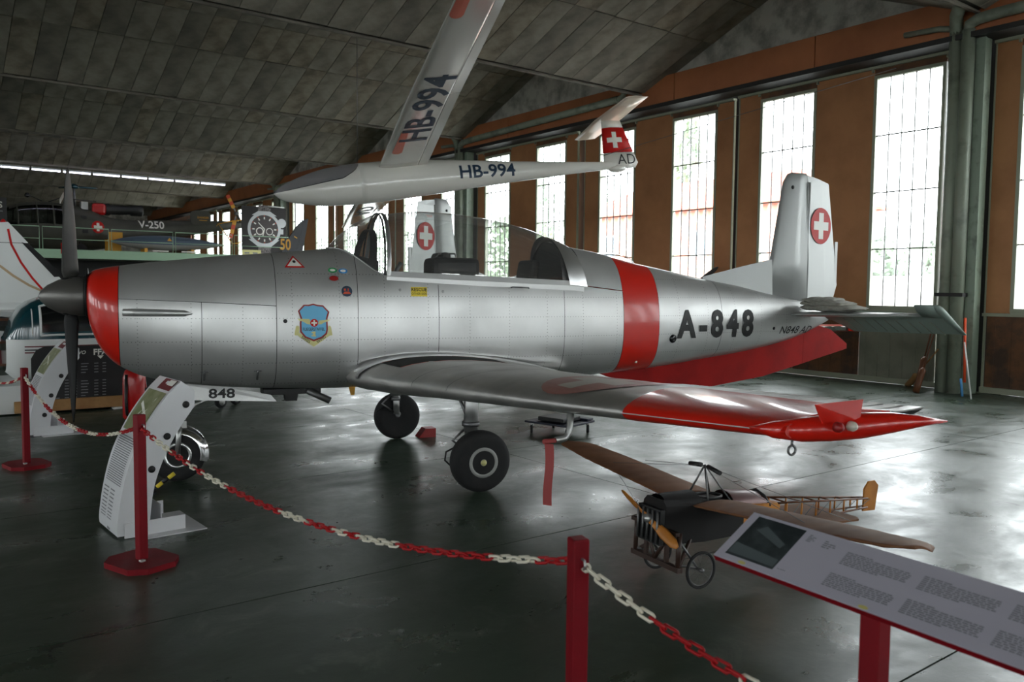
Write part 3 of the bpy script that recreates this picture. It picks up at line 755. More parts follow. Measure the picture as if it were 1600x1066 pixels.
    for i in range(11):
        t = i/10; row = []
        for j in range(31):
            a = math.pi*j/30
            # base edge lies on the hull along the cut line, upper edge on the hoop
            sb = 0.60+(1.02-0.60)*(abs(math.sin(a))**0.75); tb = th_sill(sb); base = fpt(sb, tb if a <= math.pi/2 else math.pi-tb, 0.003)
            if abs(a-math.pi/2) < 1e-6: base = fpt(1.02, math.pi/2, 0.003)
            top = arch(0.59, j/30, 0.002, lean=-0.03); m_ = base.lerp(top, t)
            bul = math.sin(math.pi*t)*0.035*abs(math.sin(a)); row.append(m_+Vector((bul*0.6, math.copysign(bul*0.3, math.cos(a)), bul)))
        wsG.append(row)
    MB().grid(wsG).build('windscreen', 'perspex', R, fix=False)
    MB().tube(wsG[0], 0.006, 6).build('windscreen_frame', 'steel', R)
    # wings
    def wpar(l):
        sle = float(np.interp(l, [0.40, 0.75, 1.30, 4.95], [0.93, 0.80, 0.60, 0.05])); ste = float(np.interp(l, [0.4, 4.95], [-1.32, -0.80]))
        z = float(np.interp(l, [0.4, 0.9, 1.3, 4.95], [0.865, 0.865, 0.885, 1.115])); tc = float(np.interp(l, [0.4, 1.3, 4.95], [0.155, 0.15, 0.125]))
        return sle, ste, z, tc
    def wpt(l, c, top, off=0.0, sg=1):
        sle, ste, z, tc = wpar(l); ch = sle-ste
        yt = 5*tc*(0.2969*math.sqrt(c)-0.126*c-0.3516*c*c+0.2843*c**3-0.1036*c**4)*ch
        cam_ = 0.022*ch*4*c*(1-c); inc = 0.03*(0.5-c)*ch*float(np.interp(l, [0.4, 4.9], [1, -0.6]))
        return Vector((sle-ch*c, sg*l, z+cam_+inc+(yt+off if top else -yt-off)))
    cc = [0.5*(1-math.cos(math.pi*i/16)) for i in range(17)]
    for sg in (1, -1):
        # skin panels by bay; the outer trailing edge is the aileron's
        stations = [0.40, 1.02, 1.30, 1.9, 2.62, 3.75, 4.95]
        wing = thing('wing', None, None); wing.parent = R
        w = MB(); ls = [0.40, 0.6, 0.8, 1.02, 1.16, 1.30, 1.6, 1.9, 2.25, 2.62]; rng_ = lambda l: cc
        w.grid([[wpt(l, c, True, 0, sg) for c in cc[::-1]]+[wpt(l, c, False, 0, sg) for c in cc[1:]] for l in ls])
        w.build('inner_skin', 'alu_rivet_dull' if False else 'alu_dull', wing)
        ca = [c for c in cc if c < 0.68]+[0.70]
        ls = [2.62, 2.9, 3.2, 3.5, 3.75, 4.0, 4.3, 4.6, 4.8, 4.92]
        w = MB(); G = [[wpt(l, c, True, 0, sg) for c in ca[::-1]]+[wpt(l, c, False, 0, sg) for c in ca[1:]] for l in ls]
        w.grid(G, closed=True); w.f.append(tuple(len(w.v)-len(G[0])+j for j in range(len(G[0])))); w.sm.append(False); w.mi.append(0)
        w.build('outer_skin', 'alu_dull', wing)
        # red outer paint, edge sweeping inboard behind the nose
        pr = MB()
        lb = lambda c: 3.90-0.70*c**1.3
        for top in (True, False):
            G = []
            for c in ca:
                l0 = max(2.64, lb(c)) if top else 3.90
                G.append([wpt(l0+(4.952-l0)*j/14, c, top, 0.0025, sg) for j in range(15)])
            pr.grid(G)
        capr = [wpt(4.951, c, True, 0.0025, sg) for c in ca[::-1]]+[wpt(4.951, c, False, 0.0025, sg) for c in ca[1:]]
        pr.add(capr, [tuple(range(len(capr)))])
        pr.build('red_paint', 'plane_red' if sg == 1 else 'plane_red', wing, fix=False)
        # aileron with pressed ribs
        al = MB()
        def apt(l, c, top):
            p = wpt(l, c, top, 0.0, sg); sle, ste, z, tc = wpar(l)
            s2 = float(np.interp(l, [2.66, 4.93], [-0.99, -0.78])); k = (c-0.70)/0.30
            return Vector((p.x, p.y, p.z+0.05*k*k))
        ac = [0.715, 0.74, 0.8, 0.86, 0.93, 0.985]
        for i in range(18):
            l0 = 2.66+(4.93-2.66)*i/18; l1 = 2.66+(4.93-2.66)*(i+1)/18
            ll = [l0+0.006, l0+0.02, l1-0.02, l1-0.006]
            rr = [-0.004, 0.0, 0.0, -0.004]
            al.grid([[apt(l, c, True)+Vector((0,0,r_)) for c in ac[::-1]]+[apt(l, c, False) for c in ac] for l, r_ in zip(ll, rr)], smooth=False)
        al.build('aileron', 'alu_dull', wing)
        # flap line, national roundel (weathered), walkway, fillet
        fl_ = MB(); fl_.add([wpt(0.62, 0.74, True, 0.003, sg), wpt(2.60, 0.70, True, 0.003, sg), wpt(2.60, 0.708, True, 0.003, sg), wpt(0.62, 0.748, True, 0.003, sg)], [(0,1,2,3)]); fl_.build('flap_joint', 'dark_gap', wing, fix=False)
        for lsm in (1.30, 1.9):
            MB().grid([[wpt(lsm+d, c, True, 0.0022, sg) for d in (-0.004, 0.004)] for c in cc[:13]]).build('panel_joint', 'steel_dark', wing, fix=False)
        def onw(x, y, off=0.0035):
            l = 3.12+x; sle, ste, z, tc = wpar(l); return wpt(l, min(0.98, max(0.002, (sle-(-0.13+y))/(sle-ste))), True, off, sg)
        decal('roundel', subdiv2d([circ2d(0.40)], 0.06), lambda x, y: onw(x, y), 'plane_red_faded', wing)
        decal('roundel_cross', subdiv2d([cross2d(0.29, 0.095)], 0.06), lambda x, y: onw(x, y, 0.0048), 'cross_faded', wing)
        MB().grid([[wpt(l, c, True, 0.003, sg) for l in (0.60, 0.70, 0.80, 0.88)] for c in [0.09, 0.14, 0.2, 0.3, 0.4, 0.5, 0.58]]).build('walkway', 'seat_dark', wing, fix=False)
        for l in (0.59, 0.885):
            MB().grid([[wpt(l+d, c, True, 0.0035, sg) for d in (-0.006, 0.006)] for c in [0.09, 0.14, 0.2, 0.3, 0.4, 0.5, 0.58]]).build('walkway_line', 'orange_red', wing, fix=False)
        fil = MB(); G = []
        for c in [0.0, 0.01, 0.03, 0.07, 0.12, 0.2, 0.3, 0.4, 0.5, 0.6, 0.7, 0.8, 0.9, 0.97]:
            row = []
            lo_ = wpt(0.60, c, True, 0.004); r_ = 0.045*(1-c)+0.012
            for k in range(7):
                a = k/6*math.pi/2; y0 = 0.60; h = lo_.z
                yy = y0-0.125*math.sin(a); zz = h+r_*(1-math.cos(a)); row.append((lo_.x+0.02*(1-c), sg*yy, zz))
            G.append(row)
        fil.grid(G); fil.build('root_fillet', 'alu_bright', wing, fix=False)
        # wing tip body, tip plate, lamps, tie-down ring
        tp = MB(); pth = [(0.095, 4.78, 1.103), (0.05, 4.88, 1.106), (-0.04, 4.95, 1.112), (-0.14, 5.0, 1.122), (-0.26, 5.06, 1.135), (-0.38, 5.11, 1.148), (-0.48, 5.155, 1.155), (-0.60, 5.20, 1.155)]
        tp.tube([(a, sg*b, c) for a, b, c in pth], [0.004, 0.036, 0.052, 0.058, 0.056, 0.044, 0.026, 0.003], 16); tp.build('tip_fairing', 'plane_red', wing)
        tp = MB(); tp.prism([(-0.07, sg*5.03, 1.15), (-0.225, sg*5.08, 1.16), (-0.24, sg*5.08, 1.25), (-0.03, sg*5.03, 1.232)], (0, sg*0.006, 0)); tp.build('tip_plate', 'plane_red', wing)
        for (a, m_, r_) in ((-0.10, 'dark_red_decal', 0.022), (-0.175, 'lens_white', 0.022)):
            MB().lathe([(0, r_), (0.02, r_*0.95), (0.035, r_*0.5), (0.04, 0.0)], (a, sg*5.085, 1.142), (0.1, sg, 0), 14).build('tip_lamp', m_, wing)
        MB().tube([(0.0, sg*4.94, 1.07), (0.0, sg*4.94, 1.04)], 0.006, 6).tube([(0.0+0.02*math.cos(t_), sg*4.94, 1.025+0.02*math.sin(t_)) for t_ in [i*TAU/12 for i in range(12)]], 0.006, 6, closed=True).build('tie_down_ring', 'steel_dark', wing)
        # main gear
        gear = thing('main_gear', None, None, (0, sg*1.29, 0)); gear.parent = R
        wheel(gear, 0.258, 0.088, 'rim_grey', 0.0, sg)
        g = MB(); g.tube([(0.04, -sg*0.13, 0.30), (0.04, -sg*0.12, 0.56)], 0.035, 14).tube([(0.045, -sg*0.10, 0.50), (0.05, -sg*0.08, 0.90)], 0.062, 14).tube([(0.02, -sg*0.13, 0.30), (0.0, -sg*0.02, 0.258)], 0.03, 10); g.build('leg_strut', 'steel', gear)
        g = MB(); g.lathe([(-0.02, 0.075), (0.02, 0.075)], (0.047, -sg*0.095, 0.56), (0,0,1), 16).lathe([(-0.02, 0.05), (0.02, 0.05)], (0.043, -sg*0.115, 0.47), (0,0,1), 16); g.build('strut_collar', 'steel_dark', gear)
        g = MB(); g.tube([(0.09, -sg*0.11, 0.52), (0.20, -sg*0.12, 0.42), (0.07, -sg*0.13, 0.32)], 0.012, 8); g.build('torque_link', 'steel_dark', gear)
        g = MB(); g.tube([(0.06, -sg*0.08, 0.56), (0.15, -sg*0.1, 0.78)], 0.014, 8); g.build('side_brace', 'steel_dark', gear)
        g = MB(); g.tube([(0.20, -sg*0.10, 0.36), (0.26, -sg*0.11, 0.33), (0.27, -sg*0.11, 0.26), (0.22, -sg*0.1, 0.21)], 0.008, 6); g.build('brake_hose', 'black_paint', gear)
    # pitot mast under the port wing
    MB().tube([(0.20, 3.3, 0.98), (0.21, 3.3, 0.84), (0.235, 3.3, 0.81), (0.30, 3.3, 0.80)], 0.02, 10).build('pitot_mast', 'steel', R)
    MB().tube([(0.29, 3.3, 0.80), (0.38, 3.3, 0.797)], 0.015, 10).build('pitot_cover', 'ribbon_red', R)
    # tail
    MB().loft([[(-1.75, y, z) for y, z in ((0.01,0.86),(-0.01,0.86),(-0.01,0.84),(0.01,0.84))], [(-1.95, y, z) for y, z in ((0.03,0.88),(-0.03,0.88),(-0.012,0.765),(0.012,0.765))],
               [(-2.48, y, z) for y, z in ((0.05,0.92),(-0.05,0.92),(-0.015,0.645),(0.015,0.645))], [(-3.25, y, z) for y, z in ((0.05,0.98),(-0.05,0.98),(-0.015,0.605),(0.015,0.605))],
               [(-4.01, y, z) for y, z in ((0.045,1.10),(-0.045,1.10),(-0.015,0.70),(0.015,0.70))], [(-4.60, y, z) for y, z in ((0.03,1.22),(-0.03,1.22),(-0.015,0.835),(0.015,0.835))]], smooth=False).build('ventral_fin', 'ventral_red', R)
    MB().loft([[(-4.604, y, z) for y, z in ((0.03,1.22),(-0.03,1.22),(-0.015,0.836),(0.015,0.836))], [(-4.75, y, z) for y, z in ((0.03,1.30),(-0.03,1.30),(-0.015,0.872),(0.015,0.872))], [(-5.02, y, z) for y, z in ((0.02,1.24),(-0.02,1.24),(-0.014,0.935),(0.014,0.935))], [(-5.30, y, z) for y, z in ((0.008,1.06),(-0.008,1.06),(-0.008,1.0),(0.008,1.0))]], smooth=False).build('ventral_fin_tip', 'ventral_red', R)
    def foil_ring(le, te, z, t):
        ch = le-te; up_ = []; dn = []
        for i in range(9):
            c = 0.5*(1-math.cos(math.pi*i/8)); y = t*(1.48*math.sqrt(c)-0.63*c-1.758*c*c+1.42*c**3-0.51*c**4)
            up_.append((le-ch*c, y, z)); dn.append((le-ch*c, -y, z))
        return up_+dn[::-1]
    fin = MB()
    def half_ring(le, te, z, t0, t1):
        xs = [0, 0.1, 0.3, 0.6, 1.0]; ys = [0.0, 0.55, 0.9, 1.0, t1/t0]
        return [(le-(le-te)*x, t0*y, z) for x, y in zip(xs, ys)]+[(le-(le-te)*x, -t0*y, z) for x, y in list(zip(xs, ys))[::-1]]
    fin.loft([half_ring(-4.02, -4.60, 1.55, 0.055, 0.05), half_ring(-4.08, -4.60, 2.05, 0.05, 0.046), half_ring(-4.24, -4.595, 2.96, 0.032, 0.032), half_ring(-4.30, -4.59, 3.05, 0.018, 0.02), half_ring(-4.36, -4.58, 3.075, 0.006, 0.006)])
    fin.build('fin', 'alu_paint_rivet', R)
    dl = MB(); dl.loft([[(-3.15, 0.004, 1.80), (-3.15, -0.004, 1.80), (-3.15, -0.003, 1.845), (-3.15, 0.003, 1.845)], [(-3.60, 0.03, 1.73), (-3.60, -0.03, 1.73), (-3.60, -0.010, 1.95), (-3.60, 0.010, 1.95)],
             [(-4.10, 0.045, 1.63), (-4.10, -0.045, 1.63), (-4.10, -0.018, 2.06), (-4.10, 0.018, 2.06)]], smooth=False); dl.build('dorsal_fillet', 'alu_paint', R)
    rud = bpy.data.objects.new('rudder', None); COL.objects.link(rud); rud.parent = R; rud.location = (-4.61, 0, 0); rud.rotation_euler = (0, 0, RUD)
    rb_ = MB(); k = 1.22
    rb_.loft([[(0.03, 0.04, 1.58), (-0.30*k, 0.022, 1.60), (-0.47*k, 0.004, 1.60), (-0.47*k, -0.004, 1.60), (-0.30*k, -0.022, 1.60), (0.03, -0.04, 1.58)],
              [(0.03, 0.04, 1.78), (-0.30*k, 0.022, 1.78), (-0.53*k, 0.004, 1.78), (-0.53*k, -0.004, 1.78), (-0.30*k, -0.022, 1.78), (0.03, -0.04, 1.78)],
              [(0.03, 0.033, 2.95), (-0.20*k, 0.018, 2.95), (-0.34*k, 0.004, 2.97), (-0.34*k, -0.004, 2.97), (-0.20*k, -0.018, 2.95), (0.03, -0.033, 2.95)],
              [(0.02, 0.012, 3.055), (-0.15*k, 0.01, 3.03), (-0.33*k, 0.003, 2.99), (-0.33*k, -0.003, 2.99), (-0.15*k, -0.01, 3.03), (0.02, -0.012, 3.055)]], smooth=False)
    rb_.build('rudder_skin', 'alu_paint_rivet', rud)
    MB().tube([(0.0, 0, 1.58), (0.0, 0, 2.97)], 0.042, 12).build('hinge_tube', 'alu_paint', rud)
    MB().box((-0.50*k, 0, 2.05), (0.05, 0.012, 0.5)).build('trim_tab', 'alu_paint', rud)
    for sg in (1, -1):
        ry = lambda x, z: sg*(np.interp(x, [-0.6*k, -0.30*k, 0.03], [0.003, 0.020, 0.04])+0.006)
        decal('roundel', subdiv2d([circ2d(0.215)], 0.07), lambda x, y: Vector((-0.245+x, ry(-0.245+x, y), 2.475+y)), 'red_decal', rud)
        decal('roundel_cross', subdiv2d([cross2d(0.155, 0.05)], 0.07), lambda x, y: Vector((-0.245+x, ry(-0.245+x, y)+sg*0.002, 2.475+y)), 'white_decal', rud)
        MB().lathe([(0, 0.022), (0.004, 0.022)], (-4.36, sg*0.033, 2.90), (0, sg, 0), 14).build('fin_plug', 'black_paint', R)
        # tailplane with drooping elevator
        st = MB()
        def sring(y, le, te, z, t):
            P = []
            for c in (0, .05, .2, .45, .75, 1): P.append((le-(le-te)*c, sg*y, z+t*math.sqrt(max(0, c))*(1.6-0.9*c)*0.7+0.0))
            for c in (1, .75, .45, .2, .05): P.append((le-(le-te)*c, sg*y, z-t*math.sqrt(max(0, c))*(1.6-0.9*c)*0.7))
            return P
        st.loft([sring(0.0, -4.24, -4.72, 1.425, 0.055), sring(0.4, -4.29, -4.71, 1.435, 0.05), sring(1.2, -4.40, -4.69, 1.455, 0.038), sring(1.60, -4.48, -4.68, 1.465, 0.03)])
        st.build('tailplane', 'alu', R)
        el = bpy.data.objects.new('elevator', None); COL.objects.link(el); el.parent = R; el.location = (-4.70, 0, 1.45); el.rotation_euler = (0, -0.62, 0)
        e_ = MB(); e_.loft([[(0.03, sg*y, 0.028*q), (-0.12, sg*y, 0.02*q), (-te, sg*y, 0.003), (-te, sg*y, -0.003), (-0.12, sg*y, -0.02*q), (0.03, sg*y, -0.028*q)] for y, te, q in ((0.22, 0.12, 1), (0.42, 0.36, 1), (1.2, 0.33, 0.8), (1.85, 0.29, 0.6))], smooth=False); e_.build('elevator_skin', 'alu_elevator', el)
        for i in range(9):
            y = 0.5+i*0.145; MB().tube([(-0.06, sg*y, -0.026), (-0.31, sg*y, -0.006)], 0.004, 4).build('rib_line', 'grey_sheet', el)
        e_ = MB(); e_.loft([[(a, sg*1.855, z0), (a, sg*1.905, z0*0.6), (a, sg*1.905, -z0*0.6), (a, sg*1.855, -z0)] for a, z0 in ((0.20, 0.012), (0.14, 0.035), (0.0, 0.03), (-0.15, 0.018), (-0.30, 0.004))]); 
        e_.loft([[(a, sg*1.62, z0), (a, sg*1.86, z0), (a, sg*1.86, -z0), (a, sg*1.62, -z0)] for a, z0 in ((0.20, 0.008), (0.14, 0.03), (0.03, 0.03))]); e_.build('horn_balance', 'alu_elevator', el)
    # propeller
    MB().lathe([(0, 0.155), (0.02, 0.162), (0.12, 0.158), (0.20, 0.135), (0.28, 0.092), (0.33, 0.045), (0.35, 0.0)], (2.985, 0, 1.595), (1,0,0), 36).build('spinner', 'spinner_grey', R)
    MB().lathe([(0, 0.17), (0.012, 0.17)], (2.976, 0, 1.595), (1,0,0), 36).build('spinner_plate', 'black_paint', R)
    for sg in (1, -1):
        pb_ = MB(); rg = []
        for r_, w_, tw, th_ in ((0.13, 0.05, 1.0, 0.03), (0.20, 0.075, 0.9, 0.025), (0.35, 0.078, 0.72, 0.020), (0.55, 0.082, 0.55, 0.015), (0.75, 0.076, 0.42, 0.011), (0.92, 0.058, 0.34, 0.008), (1.0, 0.036, 0.30, 0.006), (1.04, 0.012, 0.28, 0.004)):
            ring = []
            for j in range(10):
                a = TAU*j/10; x_ = th_*math.sin(a); y_ = w_*math.cos(a)
                ring.append((3.10+x_*math.cos(tw)+y_*math.sin(tw), (-x_*math.sin(tw)+y_*math.cos(tw))*sg, 1.595+sg*r_))
            rg.append(ring)
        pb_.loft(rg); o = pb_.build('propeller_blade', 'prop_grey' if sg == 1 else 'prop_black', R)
        MB().lathe([(0.09, 0.075), (0.135, 0.072), (0.15, 0.06)], (3.10, 0, 1.595), (0, 0, sg), 20).build('blade_collar', 'black_paint', R)
        if sg == 1:
            MB().prism([(3.155, 0.04, 2.38), (3.135, -0.03, 2.44), (3.135, -0.03, 2.40), (3.155, 0.04, 2.34)], (0.004, 0, 0)).build('blade_band', 'white_decal', o)
            MB().prism([(3.15, 0.014, 2.03), (3.15, 0.028, 2.02), (3.15, 0.03, 1.94), (3.15, 0.016, 1.95)], (0.01, 0.006, 0)).build('blade_label', 'red_decal', o)
    # exhaust, latches, details on the port side and mirrored
    for sg in (1, -1):
        f = lambda s, z, off=0.004: Vector((fside(s, z, off).x, sg*fside(s, z, off).y, fside(s, z, off).z))
        ex = MB(); ex.tube([f(2.70, 1.475, 0.012), f(2.6, 1.474, 0.018), f(2.4, 1.470, 0.018), f(2.25, 1.466, 0.016), f(2.19, 1.464, 0.004)], [0.030, 0.032, 0.030, 0.026, 0.004], 12); ex.build('exhaust_fairing', 'alu', R)
        for s_ in (2.10, 1.68):
            MB().tube([f(s_, 0.99, 0.01), f(s_, 0.91, 0.01)], 0.009, 6).tube([f(s_+0.03, 0.985, 0.01), f(s_-0.03, 0.985, 0.01)], 0.004, 5).build('cowl_latch', 'steel_dark', R)
        MB().tube([f(1.46, 1.40, -0.01), f(1.46, 1.40, 0.006)], 0.017, 14).build('drain_port', 'black_paint', R)
        for s_, z_ in ((0.46, 1.67), (0.06, 1.66)): MB().lathe([(0, 0.013), (0.005, 0.012)], f(s_, z_), (0, sg, 0), 14).build('fastener', 'steel', R)
        MB().tube([f(-0.62, 1.70, 0.002), f(-0.63, 1.70, 0.02), f(-0.80, 1.695, 0.02), f(-0.81, 1.695, 0.002)], 0.006, 6).build('grab_rail', 'steel_dark', R)
        MB().lathe([(0, 0.045), (0.004, 0.045)], f(-2.52, 1.185, 0.001), (-0.1, sg, -0.1), 18).build('static_port', 'black_gloss', R)
        MB().lathe([(0, 0.018), (0.004, 0.018)], f(-4.0, 1.27, 0.001), (-0.1, sg, -0.1), 14).build('access_plug', 'black_paint', R)
        MB().box(f(-2.1, 0.95, 0.004), (0.02, 0.012, 0.02)).build('band_screw', 'white_decal', R)
        # lettering; reads forward on either side
        d_ = -1 if sg == 1 else 1
        tv = text2d('A-848', 0.39, 0.04, 'CENTER', 0.03, spacing=1.36)
        decal('registration', tv, lambda x, y: f(-3.13+d_*x*0.86, 1.335+y*1.0, 0.006), 'black_paint', R)
        decal('small_registration', text2d('N848 AD', 0.12, 0.006, 'CENTER', 0.03, italic=0.25), lambda x, y: f(-4.38+d_*x*1.2, 1.25+y, 0.004), 'black_paint', R)
        # rescue placard
        decal('rescue_placard', subdiv2d([[(-0.075,-0.042),(0.075,-0.042),(0.075,0.042),(-0.075,0.042)]], 0.03), lambda x, y: f(0.285+d_*x, 1.655+y, 0.004), 'yellow_decal', R)
        decal('rescue_lettering', text2d('RESCUE', 0.042, 0.015, 'CENTER', 0.02), lambda x, y: f(0.285+d_*x, 1.674+y, 0.0055), 'black_paint', R)
        decal('rescue_lettering', text2d('OTHER SIDE', 0.026, 0.0, 'CENTER', 0.02), lambda x, y: f(0.285+d_*x, 1.637+y, 0.0055), 'black_paint', R)
        # warning triangle
        decal('warning_triangle', subdiv2d([[(-0.085,-0.05),(0.085,-0.05),(0,0.075)]], 0.03), lambda x, y: f(1.36+d_*x, 1.895+y*0.85, 0.004), 'red_decal', R)
        decal('triangle_field', subdiv2d([[(-0.062,-0.037),(0.062,-0.037),(0,0.053)]], 0.03), lambda x, y: f(1.36+d_*x, 1.895+y*0.85, 0.0055), 'white_decal', R)
        decal('triangle_dot', subdiv2d([circ2d(0.014, 12, (0, 0.008))], 0.03), lambda x, y: f(1.36+d_*x, 1.895+y*0.85, 0.007), 'black_paint', R)
        # caps and club sticker
        for (s_, z_, m_) in ((1.045, 1.835, 'green_decal'), (0.955, 1.83, 'blue_decal'), (1.04, 1.765, 'dark_red_decal')):
            decal('cap_sticker', subdiv2d([circ2d(0.036, 14)]+[[(-0.014,0.018),(0.014,0.018),(0.02,0.032),(-0.02,0.032)]], 0.03), lambda x, y: f(s_+d_*x*1.1, z_+y*0.62, 0.004), m_, R)
            if m_ != 'dark_red_decal': decal('cap_sticker_field', subdiv2d([circ2d(0.022, 12)], 0.03), lambda x, y: f(s_+d_*x*1.1, z_+y*0.5, 0.0055), 'white_decal', R)
        decal('club_sticker', subdiv2d([circ2d(0.047, 18)], 0.03), lambda x, y: f(0.935+d_*x, 1.655+y, 0.004), 'navy_decal', R)
        decal('club_sticker_arc', subdiv2d([[(-0.036,-0.024),(0.036,-0.024),(0.02,-0.004),(-0.02,-0.004)], [(-0.026,0.004),(-0.008,0.004),(-0.008,0.022),(-0.026,0.022)], [(0.008,0.0),(0.016,0.0),(0.016,0.024),(0.008,0.024)]], 0.03), lambda x, y: f(0.935+d_*x, 1.655+y, 0.0055), 'orange_red', R)
        # squadron shield
        C0, C1 = 1.225, 1.365; k_ = 0.47/984
        P = lambda pts: [((a-405)*k_, (560-b)*k_) for a, b in pts]
        S = lambda nm, polys, m_, o_: decal(nm, subdiv2d(polys, 0.03), lambda x, y: f(C0+d_*x, C1+y, o_), m_, R)
        ribbon = P([(135,640),(160,600),(160,720),(405,840),(655,720),(655,600),(680,640),(690,745),(405,950),(130,745)])
        S('ribbon', [P([(130,680),(405,850),(680,680),(690,745),(405,950),(130,745)]), P([(95,580),(125,566),(155,585),(155,640),(135,740),(75,740),(70,705)]), P([(660,590),(685,572),(710,590),(738,745),(680,750),(655,640)])], 'cream_decal', 0.004)
        outer = [(232,197),(320,197),(400,178),(470,197),(575,208),(685,325),(650,440),(655,640),(640,720),(560,790),(405,850),(250,780),(165,680),(160,520),(175,440),(130,308)]
        inner = [(250,222),(325,225),(400,205),(465,225),(565,235),(652,330),(620,440),(628,640),(610,705),(540,765),(405,815),(265,755),(195,670),(190,520),(205,440),(160,312)]
        S('shield_rim', [P(outer)], 'dark_red_decal', 0.0052); S('shield_field', [P(inner)], 'sky_blue_decal', 0.0064)
        S('badge_wing', [P([(118,445),(330,452),(345,490),(340,550),(290,540),(215,495),(150,480)])], 'cream_decal', 0.0076); S('badge_wing', [P([(705,460),(600,468),(500,480),(480,545),(530,548),(600,510),(670,490)])], 'cream_decal', 0.0076)
        S('badge_roundel', [P([(412+70*math.cos(t_), 520+70*math.sin(t_)) for t_ in [i*TAU/20 for i in range(20)]])], 'red_decal', 0.0086)
        S('badge_cross', [[(a+(412-405)*k_, b+(560-520)*k_) for a, b in cross2d(50*k_, 14*k_)]], 'white_decal', 0.0096)
        decal('badge_lettering', text2d('FLIEGERSTAFFEL', 0.031, 0.012, 'CENTER', 0.02), lambda x, y: f(C0+d_*(x*0.82), C1-0.034+y*1.15, 0.0078), 'navy_decal', R)
        S('badge_numeral', [P([(360,690),(390,672),(438,672),(430,735),(442,738),(442,762),(362,755),(362,738),(385,735),(388,700),(366,704)])], 'cream_decal', 0.0078)
        for wd_, cx_, cy_, an in (('SWISS', 266, 812, -0.57), ('WING', 535, 812, 0.57)):
            decal('ribbon_lettering', text2d(wd_, 0.034, 0.012, 'CENTER', 0.02), lambda x, y: f(C0+d_*((cx_-405)*k_+(x*math.cos(an)-y*math.sin(an))*0.9), C1+(560-cy_)*k_+x*math.sin(an)+y*math.cos(an), 0.0056), 'black_paint', R)
    # nose gear
    ng = thing('nose_gear', None, None, (2.31, 0, 0)); ng.parent = R
    wheel(ng, 0.232, 0.07, 'alu_bright', 0.0, 1)
    g = MB()
    for sg in (1, -1): g.tube([(0.0, sg*0.085, 0.235), (-0.01, sg*0.09, 0.42), (-0.03, sg*0.06, 0.50)], [0.022, 0.024, 0.02], 8)
    g.tube([(-0.03, 0, 0.49), (-0.06, 0, 0.90)], 0.04, 12).box((-0.03, 0, 0.50), (0.09, 0.17, 0.06)); g.build('fork', 'steel', ng)
    g = MB(); G = []
    for i in range(13):
        a = math.radians(95+i*8.5); r0 = 0.255; G.append([(r0*math.cos(a)*(0.72 if abs(q) > .9 else 1), q*0.08, 0.235+r0*math.sin(a)*(0.72 if abs(q) > .9 else 1)) for q in (-1, -0.85, 0, 0.85, 1)])
    MB().grid(G).build('mudguard', 'chrome', ng, fix=False)
    MB().tube([(-0.02, 0.06, 0.60), (-0.34, 0.08, 0.76)], 0.016, 8).tube([(0.05, 0.03, 0.56), (0.1, 0.03, 0.60)], 0.02, 8).build('drag_brace', 'steel', ng)
    # nose-gear doors
    for sg in (1, -1):
        d = MB(); d.prism([(2.30, sg*0.20, 0.87), (1.95, sg*0.21, 0.83), (1.55, sg*0.215, 0.745), (1.50, sg*0.215, 0.685), (2.36, sg*0.205, 0.735)], (0, sg*0.008, 0)); o = d.build('nose_gear_door', 'alu', R)
        dd = -1 if sg == 1 else 1
        decal('door_number', text2d('848', 0.125, 0.025, 'CENTER', None), lambda x, y: Vector((1.955+dd*x*1.15, sg*0.2235, 0.775+y*0.9+0.02*dd*x)), 'black_paint', o)
    MB().box((1.35, 0, 0.755), (0.5, 0.26, 0.05)).build('gear_bay', 'black_paint', R)
    MB().prism([(1.28, 0.05, 0.78), (1.42, 0.05, 0.78), (1.40, 0.05, 0.66), (1.30, 0.05, 0.66)], (0, -0.1, 0)).build('exhaust_stub', 'black_paint', R)
    MB().tube([(1.22, 0.12, 0.76), (1.02, 0.14, 0.66)], 0.032, 10).build('exhaust_pipe', 'steel_dark', R)
    MB().prism([(0.86, 0.2, 0.79), (0.80, 0.2, 0.79), (0.81, 0.2, 0.71), (0.84, 0.2, 0.71)], (0, -0.02, 0)).build('drain_mast', 'mustard', R)
    return R
def wheel(parent, r, hw, rim, x0, sg):
    pr = [(-hw, r*0.52), (-hw, r*0.70), (-hw*0.98, r*0.82), (-hw*0.82, r*0.93), (-hw*0.45, r*0.985), (0, r), (hw*0.45, r*0.985), (hw*0.82, r*0.93), (hw*0.98, r*0.82), (hw, r*0.70), (hw, r*0.52)]
    z = r+0.0
    t = MB().lathe(pr, (x0, 0, z), (0,1,0), 40).build('tyre', 'rubber', parent)
    rm = MB().lathe([(hw*0.7, r*0.50), (hw*1.03, r*0.49), (hw*1.03, r*0.385), (hw*0.90, r*0.37), (hw*0.86, r*0.16), (hw*1.0, r*0.11), (hw*1.02, 0)], (x0, 0, z), (0,sg,0), 32).build('rim', rim, parent)
    MB().lathe([(hw*0.885, r*0.37), (hw*0.905, r*0.36), (hw*0.895, r*0.15)], (x0, 0, z), (0,sg,0), 28, caps=False).build('hub_disc', 'steel_dark', rm)
    for i in range(8):
        a = i*math.pi/4
        MB().lathe([(0, r*0.045), (0.006, r*0.04)], (x0+r*0.28*math.cos(a), sg*hw*0.895, z+r*0.28*math.sin(a)), (0,sg,0), 8).build('hub_hole', 'black_paint', rm)
    MB().lathe([(0, r*0.10), (0.012, r*0.09), (0.016, 0)], (x0, sg*hw*1.0, z), (0,sg,0), 16).build('hub_cap', 'cream_decal', rm)
RUD = 0.21
mat('lens_white', srgb(214,206,190), 0.15, coat=0.5)
mat('ribbon_red', srgb(150,62,60), 0.7)
mat('rim_grey', srgb(150,150,146), 0.45)
mat('alu_elevator', srgb(150,164,156), 0.5, 0.2)
